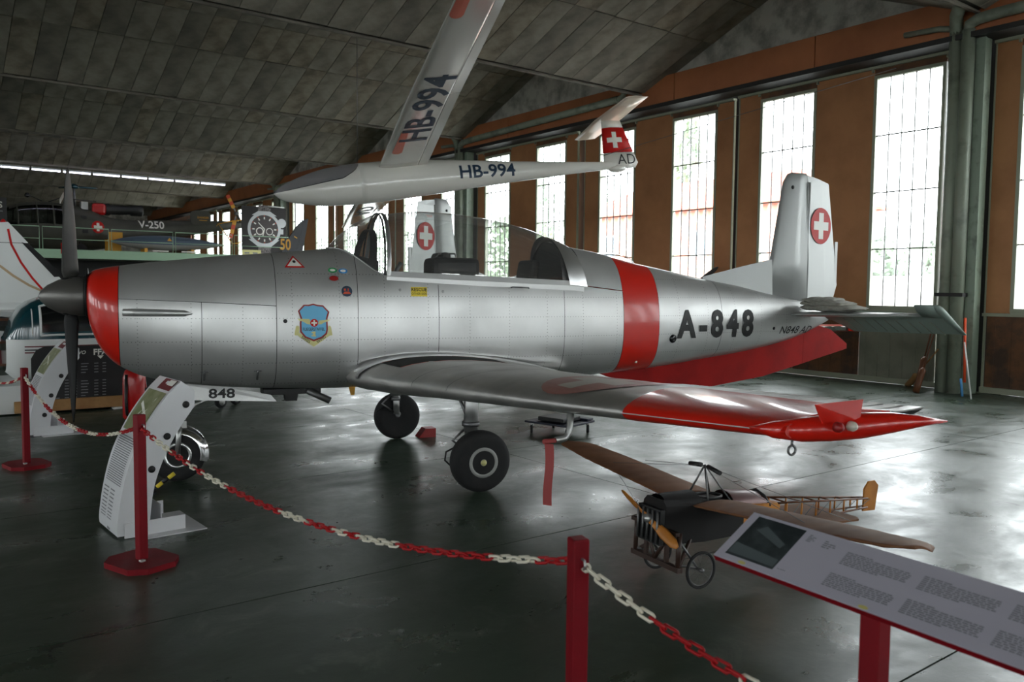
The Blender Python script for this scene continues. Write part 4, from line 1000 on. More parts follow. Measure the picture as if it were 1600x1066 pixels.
rivet_material('alu_paint_rivet', 'alu_paint', 0.5, 0.28)
AC = Vector((-6.84, 4.22, 0)); AYAW = math.radians(-103.79)
trainer = build_trainer('silver low-wing trainer with red nose ring, red band and A-848 lettering')
trainer.location = AC; trainer.rotation_euler = (0, 0, AYAW)
# the second trainer parked behind it, nose to the windows
second = copy_tree(trainer); second['label'] = 'second silver trainer behind the canopy, its fin rising above the glass'
second.location = (-11.95, 11.33, 0); second.rotation_euler = (0, 0, math.radians(101.5))
for o in (trainer, second): o['group'] = 'silver trainer aircraft'
for ch in second.children:
    if ch.name.startswith('propeller_blade') or ch.name.startswith('blade_collar'):
        ch.matrix_local = Matrix.Translation((0, 0, 1.595))@Matrix.Rotation(0.95, 4, 'X')@Matrix.Translation((0, 0, -1.595))
# folded canvas cover on the port tailplane
def on_ac(s, l, z): return AC+Vector((s*math.cos(AYAW)-l*math.sin(AYAW), s*math.sin(AYAW)+l*math.cos(AYAW), z))
cv = thing('folded_cover', 'folded grey canvas cover lying on the tailplane beside the fin', 'cover', on_ac(-4.52, 0.50, 1.475), (0, 0.03, AYAW))
for i, (w_, d_, h_, z_, y_, rz) in enumerate(((0.30, 0.78, 0.075, 0.0, 0.06, 0.05), (0.30, 0.66, 0.07, 0.050, -0.02, -0.06), (0.24, 0.46, 0.055, 0.098, -0.10, 0.10))):
    rg = []
    for a in range(25):
        t = a/24; y = (t-0.5)*d_; e = max(0.0, 1-abs(2*t-1)**3.2)**0.5+0.02; ring = []
        for j in range(22):
            q = 2*math.pi*j/22; rr_ = 1+0.05*math.sin(3*q+9*t+i)+0.035*math.sin(23*t+5*q+2*i)
            ring.append((0.5*w_*math.copysign(abs(math.cos(q))**0.6, math.cos(q))*rr_*(0.75+0.25*e), y, 0.5*h_*e*math.copysign(abs(math.sin(q))**0.75, math.sin(q))*rr_+0.5*h_+0.008*math.sin(19*t+i)*math.sin(q)))
        rg.append(ring)
    o = MB().loft(rg).build('fold', 'cloth_cover', cv); o.location = (0, y_, z_); o.rotation_euler = (0, 0, rz)
# red streamer hanging from the pitot cover
st = on_ac(0.345, 3.3, 0.782)
rb = MB(); G = []
for i in range(13):
    t = i/12; x = 0.006*math.sin(5*t); G.append([(x-0.028, 0.004*math.sin(7*t), -0.37*t), (x+0.028, 0.006*math.sin(6*t+1), -0.37*t)])
rb.grid(G); rb.grid([[(p[0], p[1]+0.002, p[2]) for p in r] for r in G])
o = tag(rb.build('pitot_streamer', 'ribbon_red'), 'faded red streamer hanging from the pitot tube under the wing', 'streamer'); o.location = st; o.rotation_euler = (0, 0, 0.45)
# wheel chock at the far main wheel
ck = at_z(645, 682); o = tag(MB().prism([(-0.10,-0.06,0),(0.10,-0.06,0),(0.10,-0.06,0.10),(-0.02,-0.06,0.10)], (0,0.16,0)).build('wheel_chock', 'dark_red_decal'), 'dark red wooden chock behind the far main wheel', 'chock')
o.location = on_ac(-0.34, -1.29, 0); o.rotation_euler = (0, 0, AYAW+math.pi)
mat('tin_dark', srgb(20,18,18), 0.55, spec=0.25)
mat('wood_dark_black', srgb(52,34,26), 0.5)
mat('print_grey_dark', srgb(84,92,94), 0.5)
# ------------------------------------------------------------------ hanging glider (local: +x nose, +y port)
gl = thing('glider', 'white glider HB-994 hanging from the ceiling, nose to the left', 'glider', (-14.57, 5.35, 3.32), (math.radians(7.59), math.radians(6.52), math.radians(-109.59)))
GT = np.array([(-7.35,0.17,0.02,0.02),(-6.75,0.18,0.01,0.07),(-5.8,0.235,-0.04,0.115),(-4.8,0.30,-0.105,0.17),(-3.9,0.375,-0.165,0.225),(-3.1,0.43,-0.235,0.28),(-2.4,0.455,-0.28,0.31),(-1.8,0.44,-0.31,0.315),(-1.2,0.375,-0.30,0.29),(-0.8,0.27,-0.245,0.245),(-0.5,0.155,-0.175,0.18),(-0.34,0.07,-0.10,0.11),(-0.27,-0.005,-0.03,0.02)])
def gpt(s, th, off=0.0):
    zt, zb, w = [hermite(GT[:,0], GT[:,k], s) for k in (1, 2, 3)]; zc = zb+(zt-zb)*0.47
    c, sn = math.cos(th), math.sin(th)
    return Vector((s, (w+off)*c, zc+((zt-zc) if sn > 0 else (zc-zb))*sn*(1+off/max(0.02, zt-zb)*2)))
def gseam(s): return float(np.interp(s, [-1.85, -1.72, -1.5, -0.9, -0.27], [1.2, 0.55, 0.22, 0.10, 0.0]))
ss = [-7.35+(7.35-1.80)*i/56 for i in range(57)]
G1 = [[gpt(s, 2*math.pi*j/40) for j in range(40)] for s in ss]
MB().loft(G1).build('rear_fuselage', 'gel_white', gl)
fs_ = [-1.80+(-0.27+1.80)*i/24 for i in range(25)]
MB().grid([[gpt(s, -math.pi-gseam(s)+(math.pi+2*gseam(s))*j/40) for j in range(41)] for s in fs_]).build('front_fuselage', 'gel_white', gl)
MB().grid([[gpt(s, gseam(s)+(math.pi-2*gseam(s))*j/30, 0.002) for j in range(31)] for s in fs_]).build('canopy', 'glider_canopy', gl, fix=False)
MB().grid([[gpt(s, gseam(s)+d, 0.004) for d in (-0.02, 0.02)] for s in fs_]).build('canopy_joint', 'black_paint', gl, fix=False)
MB().grid([[gpt(s, gseam(s), -0.012), gpt(s, math.pi-gseam(s), -0.012)] for s in fs_[1:]]).build('canopy_backing', 'panel_white', gl, fix=False)  # flat white sheet added under the glass to lighten the canopy
MB().bevbox((-1.30, 0, 0.16), (0.42, 0.30, 0.12), 0.05, Matrix.Rotation(0.45, 3, 'Y')).build('seat', 'navy_decal', gl)
MB().bevbox((-0.85, 0, 0.09), (0.12, 0.22, 0.12), 0.03).build('instrument_panel', 'black_paint', gl)
def gw(y, c, top, off=0.0, sg=1):
    le = float(np.interp(y, [0.0, 3.0, 6.0, 9.0], [-2.15, -2.22, -2.38, -2.56] if sg == 1 else [-2.15, -2.18, -2.26, -2.40])); ch = float(np.interp(y, [0, 3.0, 6.0, 9.0], [0.92, 0.80, 0.64, 0.42] if sg == 1 else [0.92, 0.88, 0.80, 0.66]))
    z = 0.27+0.083*y; tcx = 0.15; yt = 5*tcx*(0.2969*math.sqrt(c)-0.126*c-0.3516*c*c+0.2843*c**3-0.1036*c**4)*ch
    cm = 0.02*ch*4*c*(1-c); return Vector((le-ch*c, sg*y, z+cm+((yt+off) if top else (-yt*0.75-off))))
cc9 = [0.5*(1-math.cos(math.pi*i/12)) for i in range(13)]
for sg in (1, -1):
    wg = thing('wing', None, None); wg.parent = gl
    ys = [0.18, 0.5, 1.2, 2.0, 2.8, 3.6, 4.4, 5.2, 6.0, 6.8, 7.6, 8.3, 9.0]
    c1 = [c for c in cc9 if c < 0.80]+[0.795]
    MB().loft([[gw(y, c, True, 0, sg) for c in c1[::-1]]+[gw(y, c, False, 0, sg) for c in c1[1:]] for y in ys]).build('wing_skin', 'gel_under', wg)
    for (ya, yb, nm) in ((0.20, 3.28, 'flap'), (3.30, 8.95, 'aileron')):
        yy = [ya+(yb-ya)*i/5 for i in range(6)]
        MB().loft([[gw(y, c, True, 0, sg) for c in (1.0, 0.9, 0.805)]+[gw(y, c, False, 0, sg) for c in (0.805, 0.9, 1.0)] for y in yy], smooth=False).build(nm, 'gel_under', wg)
    if sg == 1:
        # lettering read from below, tops towards the leading edge
        def on(x, y, off=0.006): 
            yy = 2.72+x
            le = gw(yy, 0, True).x; ch = le-gw(yy, 1, True).x; return gw(yy, min(0.99, max(0.01, 0.46-y/ch)), False, off, sg)
        decal('wing_registration', text2d('HB-994', 0.66, 0.022, 'CENTER', 0.08), lambda x, y: on(x*1.22, y*1.02), 'navy_decal', wg)
        for ya, yb in ((0.95, 1.9), (5.5, 6.7)):
            poly = [(ya+0.09-0.09*math.cos(t), 0.09*math.sin(t)) for t in [math.pi/2-math.pi*i/8 for i in range(9)]]
            poly = [(ya, 0.0)]+[(ya+0.09*(1-math.cos(a)), 0.09*math.sin(a)) for a in (0.5, 1.0, 1.57)]+[(yb, 0.06), (yb, -0.06)]+[(ya+0.09*(1-math.cos(a)), -0.09*math.sin(a)) for a in (1.57, 1.0, 0.5)]
            decal('warning_stripe', subdiv2d([poly], 0.08), lambda x, y: on(x-2.72, y+0.20, 0.004), 'dayglo', wg)
    else:
        def on2(x, y, off=0.006):
            yy = 5.5-x; le = gw(yy, 0, True, 0, sg).x; ch = le-gw(yy, 1, True, 0, sg).x; return gw(yy, min(0.99, max(0.01, 0.45+y/ch)), False, off, sg)
        decal('wing_registration', text2d('AD', 0.72, 0.012, 'CENTER', 0.08), lambda x, y: on2(x*1.6, y*0.75), 'navy_decal', wg)
# fuselage letters and tail
def gs(s, z, off=0.004):
    zt, zb, w = [hermite(GT[:,0], GT[:,k], s) for k in (1, 2, 3)]; zc = zb+(zt-zb)*0.47
    h = (zt-zc) if z > zc else (zc-zb); sn = max(-1, min(1, (z-zc)/h)); return gpt(s, math.asin(sn), off)
decal('registration', text2d('HB-994', 0.36, 0.02, 'CENTER', 0.05), lambda x, y: gs(-4.22-x*1.02, 0.105+y*0.95), 'navy_decal', gl)
decal('registration_far', text2d('HB-994', 0.36, 0.012, 'CENTER', 0.05), lambda x, y: gs(-4.28+x*1.0, 0.095+y*0.9)*Vector((1, 1, 1)) if False else Vector((gs(-4.28+x, 0.095+y*0.9).x, -gs(-4.28+x, 0.095+y*0.9).y, gs(-4.28+x, 0.095+y*0.9).z)), 'navy_decal', gl)
fin = [(-6.72, 0.14), (-6.78, 0.96), (-7.22, 0.98), (-7.58, 0.10), (-7.5, 0.02), (-6.95, 0.02)]
def fpoly(z): # leading / trailing edge at height z
    return float(np.interp(z, [0.02, 0.14, 0.96], [-6.72, -6.73, -6.80])), float(np.interp(z, [0.02, 0.1, 0.98], [-7.42, -7.50, -7.22]))
def fring(z, t=0.05):
    le, te = fpoly(z); ch = le-te
    xs = [0, 0.05, 0.2, 0.4, 0.7, 1.0]; hy = [0, 0.45, 0.9, 1.0, 0.6, 0.06]
    return [(le-ch*x, t*h, z) for x, h in zip(xs, hy)]+[(le-ch*x, -t*h, z) for x, h in list(zip(xs, hy))[::-1][:-1]]
MB().loft([fring(z) for z in (0.02, 0.12, 0.34)]).build('fin_base', 'gel_white', gl)
MB().loft([fring(z) for z in (0.345, 0.6, 0.855)]).build('fin_red_band', 'red_decal', gl)
MB().loft([fring(z) for z in (0.86, 0.93, 1.0)]).build('fin_top', 'gel_white', gl)
MB().lathe([(0, 0.0), (0.05, 0.055), (0.2, 0.08), (0.35, 0.06), (0.42, 0.0)], (-7.22, 0, 0.02), (1, 0, 0), 14).build('tail_wheel_fairing', 'gel_white', gl)
fy = lambda x, z: 0.053*float(np.interp((fpoly(z)[0]-x)/(fpoly(z)[0]-fpoly(z)[1]), [0, 0.05, 0.2, 0.4, 0.7, 1.0], [0, .45, .9, 1, .6, .06]))+0.004
decal('fin_cross', subdiv2d([cross2d(0.165, 0.05)], 0.05), lambda x, y: Vector((-7.02-x, fy(-7.02-x, 0.60+y), 0.60+y)), 'white_decal', gl)
decal('fin_letters', text2d('AD', 0.30, -0.002, 'CENTER', 0.05), lambda x, y: Vector((-7.24-x*1.0, fy(-7.24-x, 0.20+y), 0.20+y)), 'black_paint', gl)
stb = MB(); stb.loft([[(-6.66-0.06*abs(y), y, 1.03), (-6.74-0.06*abs(y), y, 1.055), (-6.98, y, 1.06), (-7.26+0.03*abs(y), y, 1.03), (-6.98, y, 1.012), (-6.74-0.06*abs(y), y, 1.01)] for y in (-1.32, -0.7, 0, 0.7, 1.32)]); stb.build('tailplane', 'gel_cream', gl)
MB().tube([(-6.66, 0, 0.33), (-6.78, 0, 0.33)], 0.012, 6).build('pitot', 'steel', gl)
# suspension wires
M = gl.matrix_basis.copy()
def gwire(s, y, z, top, label):
    p = Matrix.Translation(gl.location)@gl.rotation_euler.to_matrix().to_4x4()@Vector((s, y, z))
    e = Vector(top) if top else Vector((p.x, p.y, 8.0)); tag(MB().tube([p, e], 0.006, 5).build('suspension_wire', 'steel_dark'), label, 'wire', 'glider suspension wires')
p = Matrix.Translation(gl.location)@gl.rotation_euler.to_matrix().to_4x4()@Vector((-1.8, 0, 0.35)); gwire(-1.8, 0, 0.35, (p.x, p.y, 7.3), 'thin steel wire from the ceiling to the glider behind its canopy')
gwire(-6.72, 0, 0.30, (-7.7, 14.2, 5.6), 'thin steel wire from the glider fin to the door wall')

# ------------------------------------------------------------------ model of an early monoplane on the floor
bl = thing('model_monoplane', 'model of an early wood and canvas monoplane standing on wire wheels', 'model plane', (-3.165, 3.74, 0.012), (0, math.radians(-2.6), math.radians(-98)))
def bw(y, c, top, sg):
    le = float(np.interp(y, [0.12, 1.0, 1.34, 1.42], [0.12, 0.09, 0.04, -0.08])); te = float(np.interp(y, [0.12, 1.0, 1.34, 1.42], [-0.37, -0.37, -0.34, -0.20])); ch = le-te
    z = 0.437+0.075*y+0.05*4*c*(1-c)*ch*1.6-(0.035*c); rib = 0.006*abs(math.sin(y*math.pi/0.11))
    return Vector((le-ch*c, sg*y, z+((0.012-rib*0.6) if top else -0.008+rib*0.4)*(1-0.8*c)))
for sg in (1, -1):
    ys = [0.12+0.0288*i for i in range(46)]
    cs = [0, 0.04, 0.12, 0.25, 0.4, 0.55, 0.7, 0.85, 1.0]
    ky = 0.96 if sg == 1 else 1.06
    MB().loft([[bw(y, c, True, sg)*1.0 for c in cs]+[bw(y, c, False, sg) for c in cs[::-1][1:-1]] for y in ys]).build('wing', 'wing_cloth', bl).scale = (1, ky, 1)
b = MB(); b.loft([[(0.30, y, z) for y, z in ((0.10,0.24),(0.10,0.46),(0.07,0.49),(-0.07,0.49),(-0.10,0.46),(-0.10,0.24))], [(0.0, y, z) for y, z in ((0.105,0.235),(0.105,0.45),(0.07,0.475),(-0.07,0.475),(-0.105,0.45),(-0.105,0.235))], [(-0.30, y, z) for y, z in ((0.10,0.25),(0.10,0.43),(0.07,0.45),(-0.07,0.45),(-0.10,0.43),(-0.10,0.25))]], smooth=False); b.build('nose_fuselage', 'tin_dark', bl)
b = MB(); b.loft([[(-0.301, y, z) for y, z in ((0.10,0.25),(0.10,0.43),(-0.10,0.43),(-0.10,0.25))], [(-0.62, y, z) for y, z in ((0.08,0.27),(0.08,0.41),(-0.08,0.41),(-0.08,0.27))]], smooth=False); b.build('plywood_fuselage', 'ply_orange', bl)
b = MB(); b.grid([[(x, r*math.cos(a), 0.425+h*math.sin(a)) for a in [math.pi*j/10 for j in range(11)]] for x, r, h in ((0.28,0.09,0.085),(0.05,0.105,0.09),(0.03,0.105,0.09))]); b.build('engine_cover', 'tin_dark', bl)
b = MB(); b.grid([[(x, r*math.cos(a), 0.415+h*math.sin(a)) for a in [math.pi*j/10 for j in range(11)]] for x, r, h in ((-0.22,0.10,0.085),(-0.42,0.09,0.075),(-0.52,0.08,0.05))]); b.build('rear_decking', 'tin_maroon', bl)
MB().tube([(-0.09+0.10*math.cos(t), 0.065*math.sin(t), 0.475) for t in [i*math.pi/8 for i in range(16)]], 0.008, 6, closed=True).build('cockpit_rim', 'black_paint', bl)
MB().tube([(-0.53, -0.085, 0.40), (-0.50, -0.06, 0.46), (-0.49, 0, 0.485), (-0.50, 0.06, 0.46), (-0.53, 0.085, 0.40)], 0.008, 6).build('decking_hoop', 'black_paint', bl)
for (y0, z0, y1, z1) in ((0.08,0.41,0.02,0.36), (-0.08,0.41,-0.02,0.36), (0.08,0.27,0.02,0.30), (-0.08,0.27,-0.02,0.30)):
    MB().tube([(-0.60, y0, z0), (-1.52, y1, z1)], 0.007, 5).build('longeron', 'wood_dark', bl)
for i in range(6):
    t = (i+0.6)/6.4; x = -0.60-0.92*t; yy = 0.08-0.06*t; zt, zb = 0.41-0.05*t, 0.27+0.03*t
    for sg in (1, -1): MB().tube([(x, sg*yy, zb), (x, sg*yy, zt)], 0.006, 5).build('fuselage_post', 'ply_orange', bl)
    MB().tube([(x, yy, zt), (x, -yy, zt)], 0.005, 5).build('cross_strut', 'wood_dark', bl)
    MB().tube([(x, yy, zb), (x-0.14, max(0.02, yy-0.01), zt-0.01)], 0.002, 4).build('bracing_wire', 'steel_dark', bl)
MB().prism([(-0.88, -0.18, 0.285), (-0.88, 0.18, 0.285), (-0.93, 0.22, 0.285), (-1.18, 0.22, 0.285), (-1.22, 0.18, 0.285), (-1.22, -0.18, 0.285), (-1.18, -0.22, 0.285), (-0.93, -0.22, 0.285)], (0, 0, 0.012)).build('tailplane', 'wing_cloth', bl)
MB().prism([(-1.50, 0.006, 0.27), (-1.62, 0.006, 0.27), (-1.64, 0.006, 0.44), (-1.60, 0.006, 0.475), (-1.54, 0.006, 0.47), (-1.50, 0.006, 0.42)], (0, -0.012, 0)).build('rudder', 'ply_orange', bl)
MB().tube([(-1.05, 0, 0.28), (-1.15, 0, 0.12), (-1.22, 0, 0.03), (-1.30, 0, 0.005)], 0.008, 6).build('tail_skid', 'steel_dark', bl)
# propeller, seen end-on to the nose
pr = MB(); rg = []
for r_, w_ in ((-0.275, 0.010), (-0.24, 0.028), (-0.15, 0.033), (-0.06, 0.02), (0, 0.02), (0.06, 0.02), (0.15, 0.033), (0.24, 0.028), (0.275, 0.010)):
    tw = 0.5*(1 if r_ > 0 else -1); rg.append([(0.37+w_*math.cos(a)*math.sin(tw)+0.006*math.sin(a), w_*math.cos(a)*math.cos(tw), r_) for a in [2*math.pi*j/8 for j in range(8)]])
pr.loft(rg); o = pr.build('propeller', 'ply_orange', bl); o.location = (-0.03, 0, 0.375); o.rotation_euler = (math.radians(69), 0, 0)
MB().lathe([(0, 0.03), (0.05, 0.025), (0.06, 0)], (0.31, 0, 0.375), (1,0,0), 14).build('propeller_hub', 'steel', bl)
MB().box((0.32, 0, 0.34), (0.03, 0.20, 0.20)).build('radiator', 'black_paint', bl)
for i in range(5): MB().tube([(0.345, -0.085+0.0425*i, 0.25), (0.345, -0.085+0.0425*i, 0.43)], 0.008, 6).build('radiator_tube', 'steel_dark', bl)
# cabane
cb = MB()
for sg in (1, -1):
    cb.tube([(-0.02, sg*0.09, 0.46), (-0.06, 0, 0.66)], 0.006, 5).tube([(-0.2, sg*0.09, 0.45), (-0.06, 0, 0.66)], 0.005, 5)
cb.build('cabane', 'steel_dark', bl)
for dx in (-1, 1):
    MB().tube([(-0.06, dx*0.03, 0.655), (-0.06+0.02*dx, dx*0.15, 0.64)], 0.014, 8).build('spring', 'black_paint', bl)
for sg in (1, -1):
    for xx in (0.0, -0.3):
        MB().tube([(-0.06, 0, 0.655), (xx, sg*0.85, 0.515)], 0.0018, 4).tube([(0.12, sg*0.06, 0.13), (xx, sg*0.8, 0.49)], 0.0018, 4).build('flying_wire', 'steel_dark', bl)
# undercarriage
uc = MB()
for sg in (1, -1):
    uc.box((0.27, sg*0.09, 0.21), (0.022, 0.02, 0.18)).tube([(0.27, sg*0.09, 0.28), (0.28, 0, 0.14)], 0.012, 6).tube([(0.10, sg*0.09, 0.26), (0.27, sg*0.19, 0.125)], 0.012, 6)
    uc.tube([(0.27, sg*0.19, 0.13), (0.27, sg*0.19, 0.33)], 0.014, 8)
uc.box((0.27, 0, 0.125), (0.035, 0.42, 0.028)).box((0.29, 0, 0.325), (0.03, 0.4, 0.02)); uc.build('undercarriage_frame', 'wood_dark_black', bl)
for sg in (1, -1):
    wh_ = thing('wire_wheel', None, None, (0.10, sg*0.19, 0.105)); wh_.parent = bl
    MB().tube([(0.10*math.cos(t), 0, 0.10*math.sin(t)) for t in [i*math.pi/14 for i in range(28)]], 0.0085, 8, closed=True).build('tyre', 'rubber', wh_)
    MB().tube([(0.088*math.cos(t), 0, 0.088*math.sin(t)) for t in [i*math.pi/12 for i in range(24)]], 0.003, 6, closed=True).build('rim', 'steel_dark', wh_)
    MB().lathe([(-0.02, 0.012), (0.02, 0.012)], (0,0,0), (0,1,0), 10).build('hub', 'steel_dark', wh_)
    for i in range(12):
        a = i*math.pi/6; MB().tube([(0.012*math.cos(a), 0.012*(-1)**i, 0.012*math.sin(a)), (0.088*math.cos(a+0.15), 0, 0.088*math.sin(a+0.15))], 0.0009, 4).build('spoke', 'steel_dark', wh_)
    MB().tube([(0.27, sg*0.17, 0.15), (0.10, sg*0.165, 0.105)], 0.007, 6).tube([(0.27, sg*0.17, 0.30), (0.10, sg*0.165, 0.105)], 0.007, 6).build('wheel_fork', 'steel_dark', bl)

# ------------------------------------------------------------------ barrier: posts and plastic chain
POSTS = {'E': (-12.3, 0.80), 'C': (-8.756, 0.999), 'A': (-5.275, 1.194), 'B': (-1.9, 1.71), 'D': (0.2, 1.9)}
PL = {'E': 'dark red barrier post cut off by the left edge of the picture', 'C': 'dark red barrier post in front of the black display board, second from the left', 'A': 'dark red barrier post in front of the nearer white info stand',
      'B': 'dark red barrier post at the bottom centre, nearest to the model plane', 'D': 'dark red barrier post beyond the lower right edge'}
for k, (x, y) in POSTS.items():
    t = thing('barrier_post', PL[k], 'post', (x, y, 0), (0, 0, math.radians({'A': 20, 'C': 12, 'B': -16, 'D': 0, 'E': 5}[k])), 'red barrier posts')
    oc = [(0.20,-0.09),(0.20,0.09),(0.12,0.17),(-0.12,0.17),(-0.20,0.09),(-0.20,-0.09),(-0.12,-0.17),(0.12,-0.17)]
    MB().prism([(a, b, 0) for a, b in oc], (0, 0, 0.035)).build('base', 'post_red', t)
    MB().bevbox((0, 0, 0.035+0.4425), (0.055, 0.055, 0.885), 0.006).build('upright', 'post_red', t)
    MB().tube([(0.028, 0, 0.86), (0.045, 0, 0.86), (0.05, 0, 0.845), (0.04, 0, 0.83)], 0.004, 6).build('hook', 'steel', t)
    MB().bevbox((0.05, -0.03, 0.04), (0.03, 0.03, 0.012), 0.003).build('foot_bracket', 'steel', t)
def link_mesh(m, r=0.0052, L_=0.028, W_=0.0115):
    pts = [(L_*0.6*math.copysign(1, c)+ (L_*0.4)*c, 0, W_*s_) for c, s_ in [(math.cos(t), math.sin(t)) for t in [2*math.pi*(i+0.5)/10 for i in range(10)]]]
    return MB().tube(pts, r, 5, closed=True).mesh('link', m)
LM = {'r': link_mesh('chain_red'), 'w': link_mesh('chain_white')}
def chain(a, b, sag, pattern, label, zA=0.845):
    A = Vector((*POSTS[a], zA)); B = Vector((*POSTS[b], zA)); root = thing('barrier_chain', label, 'chain', A, group='red and white barrier chains')
    pts = [A.lerp(B, t/400)-Vector((0, 0, 4*sag*(t/400)*(1-t/400))) for t in range(401)]
    acc = [0]
    for i in range(400): acc.append(acc[-1]+(pts[i+1]-pts[i]).length)
    n = int(acc[-1]/0.044); pitch = acc[-1]/n
    for i in range(n):
        d = (i+0.5)*pitch; j = min(399, int(np.searchsorted(acc, d)-1)); tdir = (pts[j+1]-pts[j]).normalized()
        p = pts[j].lerp(pts[j+1], (d-acc[j])/(acc[j+1]-acc[j]))-A
        roll = (0.785 if i % 2 else -0.785)
        q = tdir.to_track_quat('X', 'Z').to_matrix().to_4x4()@Matrix.Rotation(roll, 4, 'X')
        inst('link', LM[pattern[i % len(pattern)]], root, M=Matrix.Translation(p)@q)
chain('E', 'C', 0.20, 'wwwwrrrrrr', 'short red and white plastic chain at the left edge of the picture')
chain('C', 'A', 0.23, 'wwwwwwrrrrrrwwwwwwwrrrrrrr', 'red and white plastic chain between the two posts by the white info stands')
chain('A', 'B', 0.20, 'rrrrrwwwwwrrrrrwwrrwwwwwwrrrrrrr', 'long red and white plastic chain sagging towards the bottom centre post')
chain('B', 'D', 0.20, 'wwwwwwwrrrrrrr', 'red and white plastic chain leaving the bottom centre post to the lower right')

# ------------------------------------------------------------------ curved white info stands
def info_stand(o_, label, w=0.46, ht=1.0, yaw=0.0, first=True):
    t = thing('info_stand', label, 'info stand', o_, (0, 0, yaw), 'curved white info stands')
    front = [(0.0, 0.02), (0.0, 0.10), (0.035, 0.32), (0.10, 0.55), (0.21, 0.77), (0.34, 0.95), (0.43, 1.04)]
    back = [(0.52, 0.97), (0.52, 0.86), (0.40, 0.69), (0.30, 0.50), (0.235, 0.30), (0.20, 0.02)]
    k = ht/1.04; fr_ = [(a*k, b*k) for a, b in front]; bk = [(a*k, b*k) for a, b in back]
    def smooth(P, n=5):
        out = []
        for i in range(len(P)-1):
            p0 = P[max(0, i-1)]; p1 = P[i]; p2 = P[i+1]; p3 = P[min(len(P)-1, i+2)]
            for q in range(n):
                t_ = q/n; out.append(tuple(0.5*(2*p1[d]+(p2[d]-p0[d])*t_+(2*p0[d]-5*p1[d]+4*p2[d]-p3[d])*t_*t_+(3*p1[d]-p0[d]-3*p2[d]+p3[d])*t_**3) for d in (0, 1)))
        return out+[P[-1]]
    fs, bs = smooth(fr_), smooth(bk[1:])
    prof = fs+[bk[0]]+bs
    for x0 in (0.0, -w+0.006):
        p = MB().prism([(x0, a, b) for a, b in prof], (-0.006, 0, 0)).build('side_plate', 'panel_white', t)
        if x0 == 0.0:
            for (a, b) in ((0.46, 0.875), (0.33, 0.665), (0.225, 0.45), (0.155, 0.235)):
                MB().lathe([(0, 0.024), (0.003, 0.024)], (0.0005, a*k, b*k), (1,0,0), 20).build('hole', 'dark_gap', p)
            MB().lathe([(0, 0.024), (0.003, 0.024)], (0.0005, 0.085*k, 0.06*k), (1,0,0), 20).build('cap', 'chain_white', p)
    fp = MB().grid([[(-0.004, a, b), (-w+0.004, a, b)] for a, b in fs]).build('front_panel', 'panel_white', t, fix=False)
    def F(u, v, off=0.003):
        """u 0..1 across, v 0..1 up the curved face"""
        i = min(len(fs)-2, int(v*(len(fs)-1))); f_ = v*(len(fs)-1)-i; a = fs[i][0]+(fs[i+1][0]-fs[i][0])*f_; b = fs[i][1]+(fs[i+1][1]-fs[i][1])*f_
        d = Vector((0, -(fs[i+1][1]-fs[i][1]), fs[i+1][0]-fs[i][0])).normalized(); return Vector((-w+0.03+(w-0.06)*u, a, b))+d*off
    def strip(u0, u1, v0, v1, m, off, nm, n=6):
        return MB().grid([[F(u0, v0+(v1-v0)*i/n, off), F(u1, v0+(v1-v0)*i/n, off)] for i in range(n+1)]).build(nm, m, fp, fix=False)
    strip(0.35, 1.0, 0.86, 0.985, 'print_maroon', 0.003, 'title_block'); strip(0.02, 0.98, 0.60, 0.84, 'print_photo', 0.003, 'photo_print', 12)
    MB().add([F(0.30, 0.66, 0.004), F(0.40, 0.70, 0.004), F(0.75, 0.80, 0.004), F(0.62, 0.70, 0.004)], [(0,1,2,3)]).add([F(0.2, 0.76, 0.0042), F(0.8, 0.69, 0.0042), F(0.8, 0.675, 0.0042), F(0.2, 0.74, 0.0042)], [(0,1,2,3)]).build('printed_aircraft', 'white_decal', fp, fix=False)
    tl = MB()
    for i in range(22):
        v = 0.575-0.0105*i; tl.add([F(0.06, v, 0.003), F(0.94, v, 0.003), F(0.94, v-0.005, 0.003), F(0.06, v-0.005, 0.003)], [(0,1,2,3)])
    for i in range(9):
        v = 0.32-0.018*i
        for (u0, u1) in ((0.06, 0.35), (0.45, 0.70)): tl.add([F(u0, v, 0.003), F(u1, v, 0.003), F(u1, v-0.006, 0.003), F(u0, v-0.006, 0.003)], [(0,1,2,3)])
    tag(tl.build('text_lines', 'print_grey', fp, fix=False), kind='stuff')
    MB().add([F(0.45, 0.03, 0.003), F(0.62, 0.03, 0.003), F(0.66, 0.075, 0.003), F(0.5, 0.09, 0.003)], [(0,1,2,3)]).build('logo_print', 'print_grey', fp, fix=False)
    tv = text2d('P-3', 0.055, 0.02)
    for q, vv in enumerate((0.93,)): strip(0.55, 0.9, 0.915, 0.95, 'panel_white', 0.0045, 'title_line', 2)
    MB().box((-w*0.4, 0.34*k, 0.004), (w*1.25, 0.44*k, 0.006)).build('base_plate', 'panel_white', t)
    for x0 in (0.012, -w-0.012): MB().box((x0, 0.24*k, 0.055), (0.006, 0.40*k, 0.10)).build('foot_angle', 'panel_white', t)
    MB().box((-w*0.5, 0.29*k, 0.10), (w*0.9, 0.006, 0.18)).build('cross_plate', 'panel_white', t)
    if first: MB().add([F(0.72, 0.90, 0.012), F(1.02, 0.90, 0.012), F(1.02, 0.965, 0.012), F(0.72, 0.965, 0.012)], [(0,1,2,3)]).build('card', 'white_decal', fp, fix=False)
    return t
info_stand((-5.87, 1.18, 0), 'nearer curved white info stand with a small card, behind the red post', 0.46, 1.035, 0.05)
info_stand((-10.42, 1.22, 0), 'farther curved white info stand in front of the black display board', 0.50, 1.035, 0.02, False)

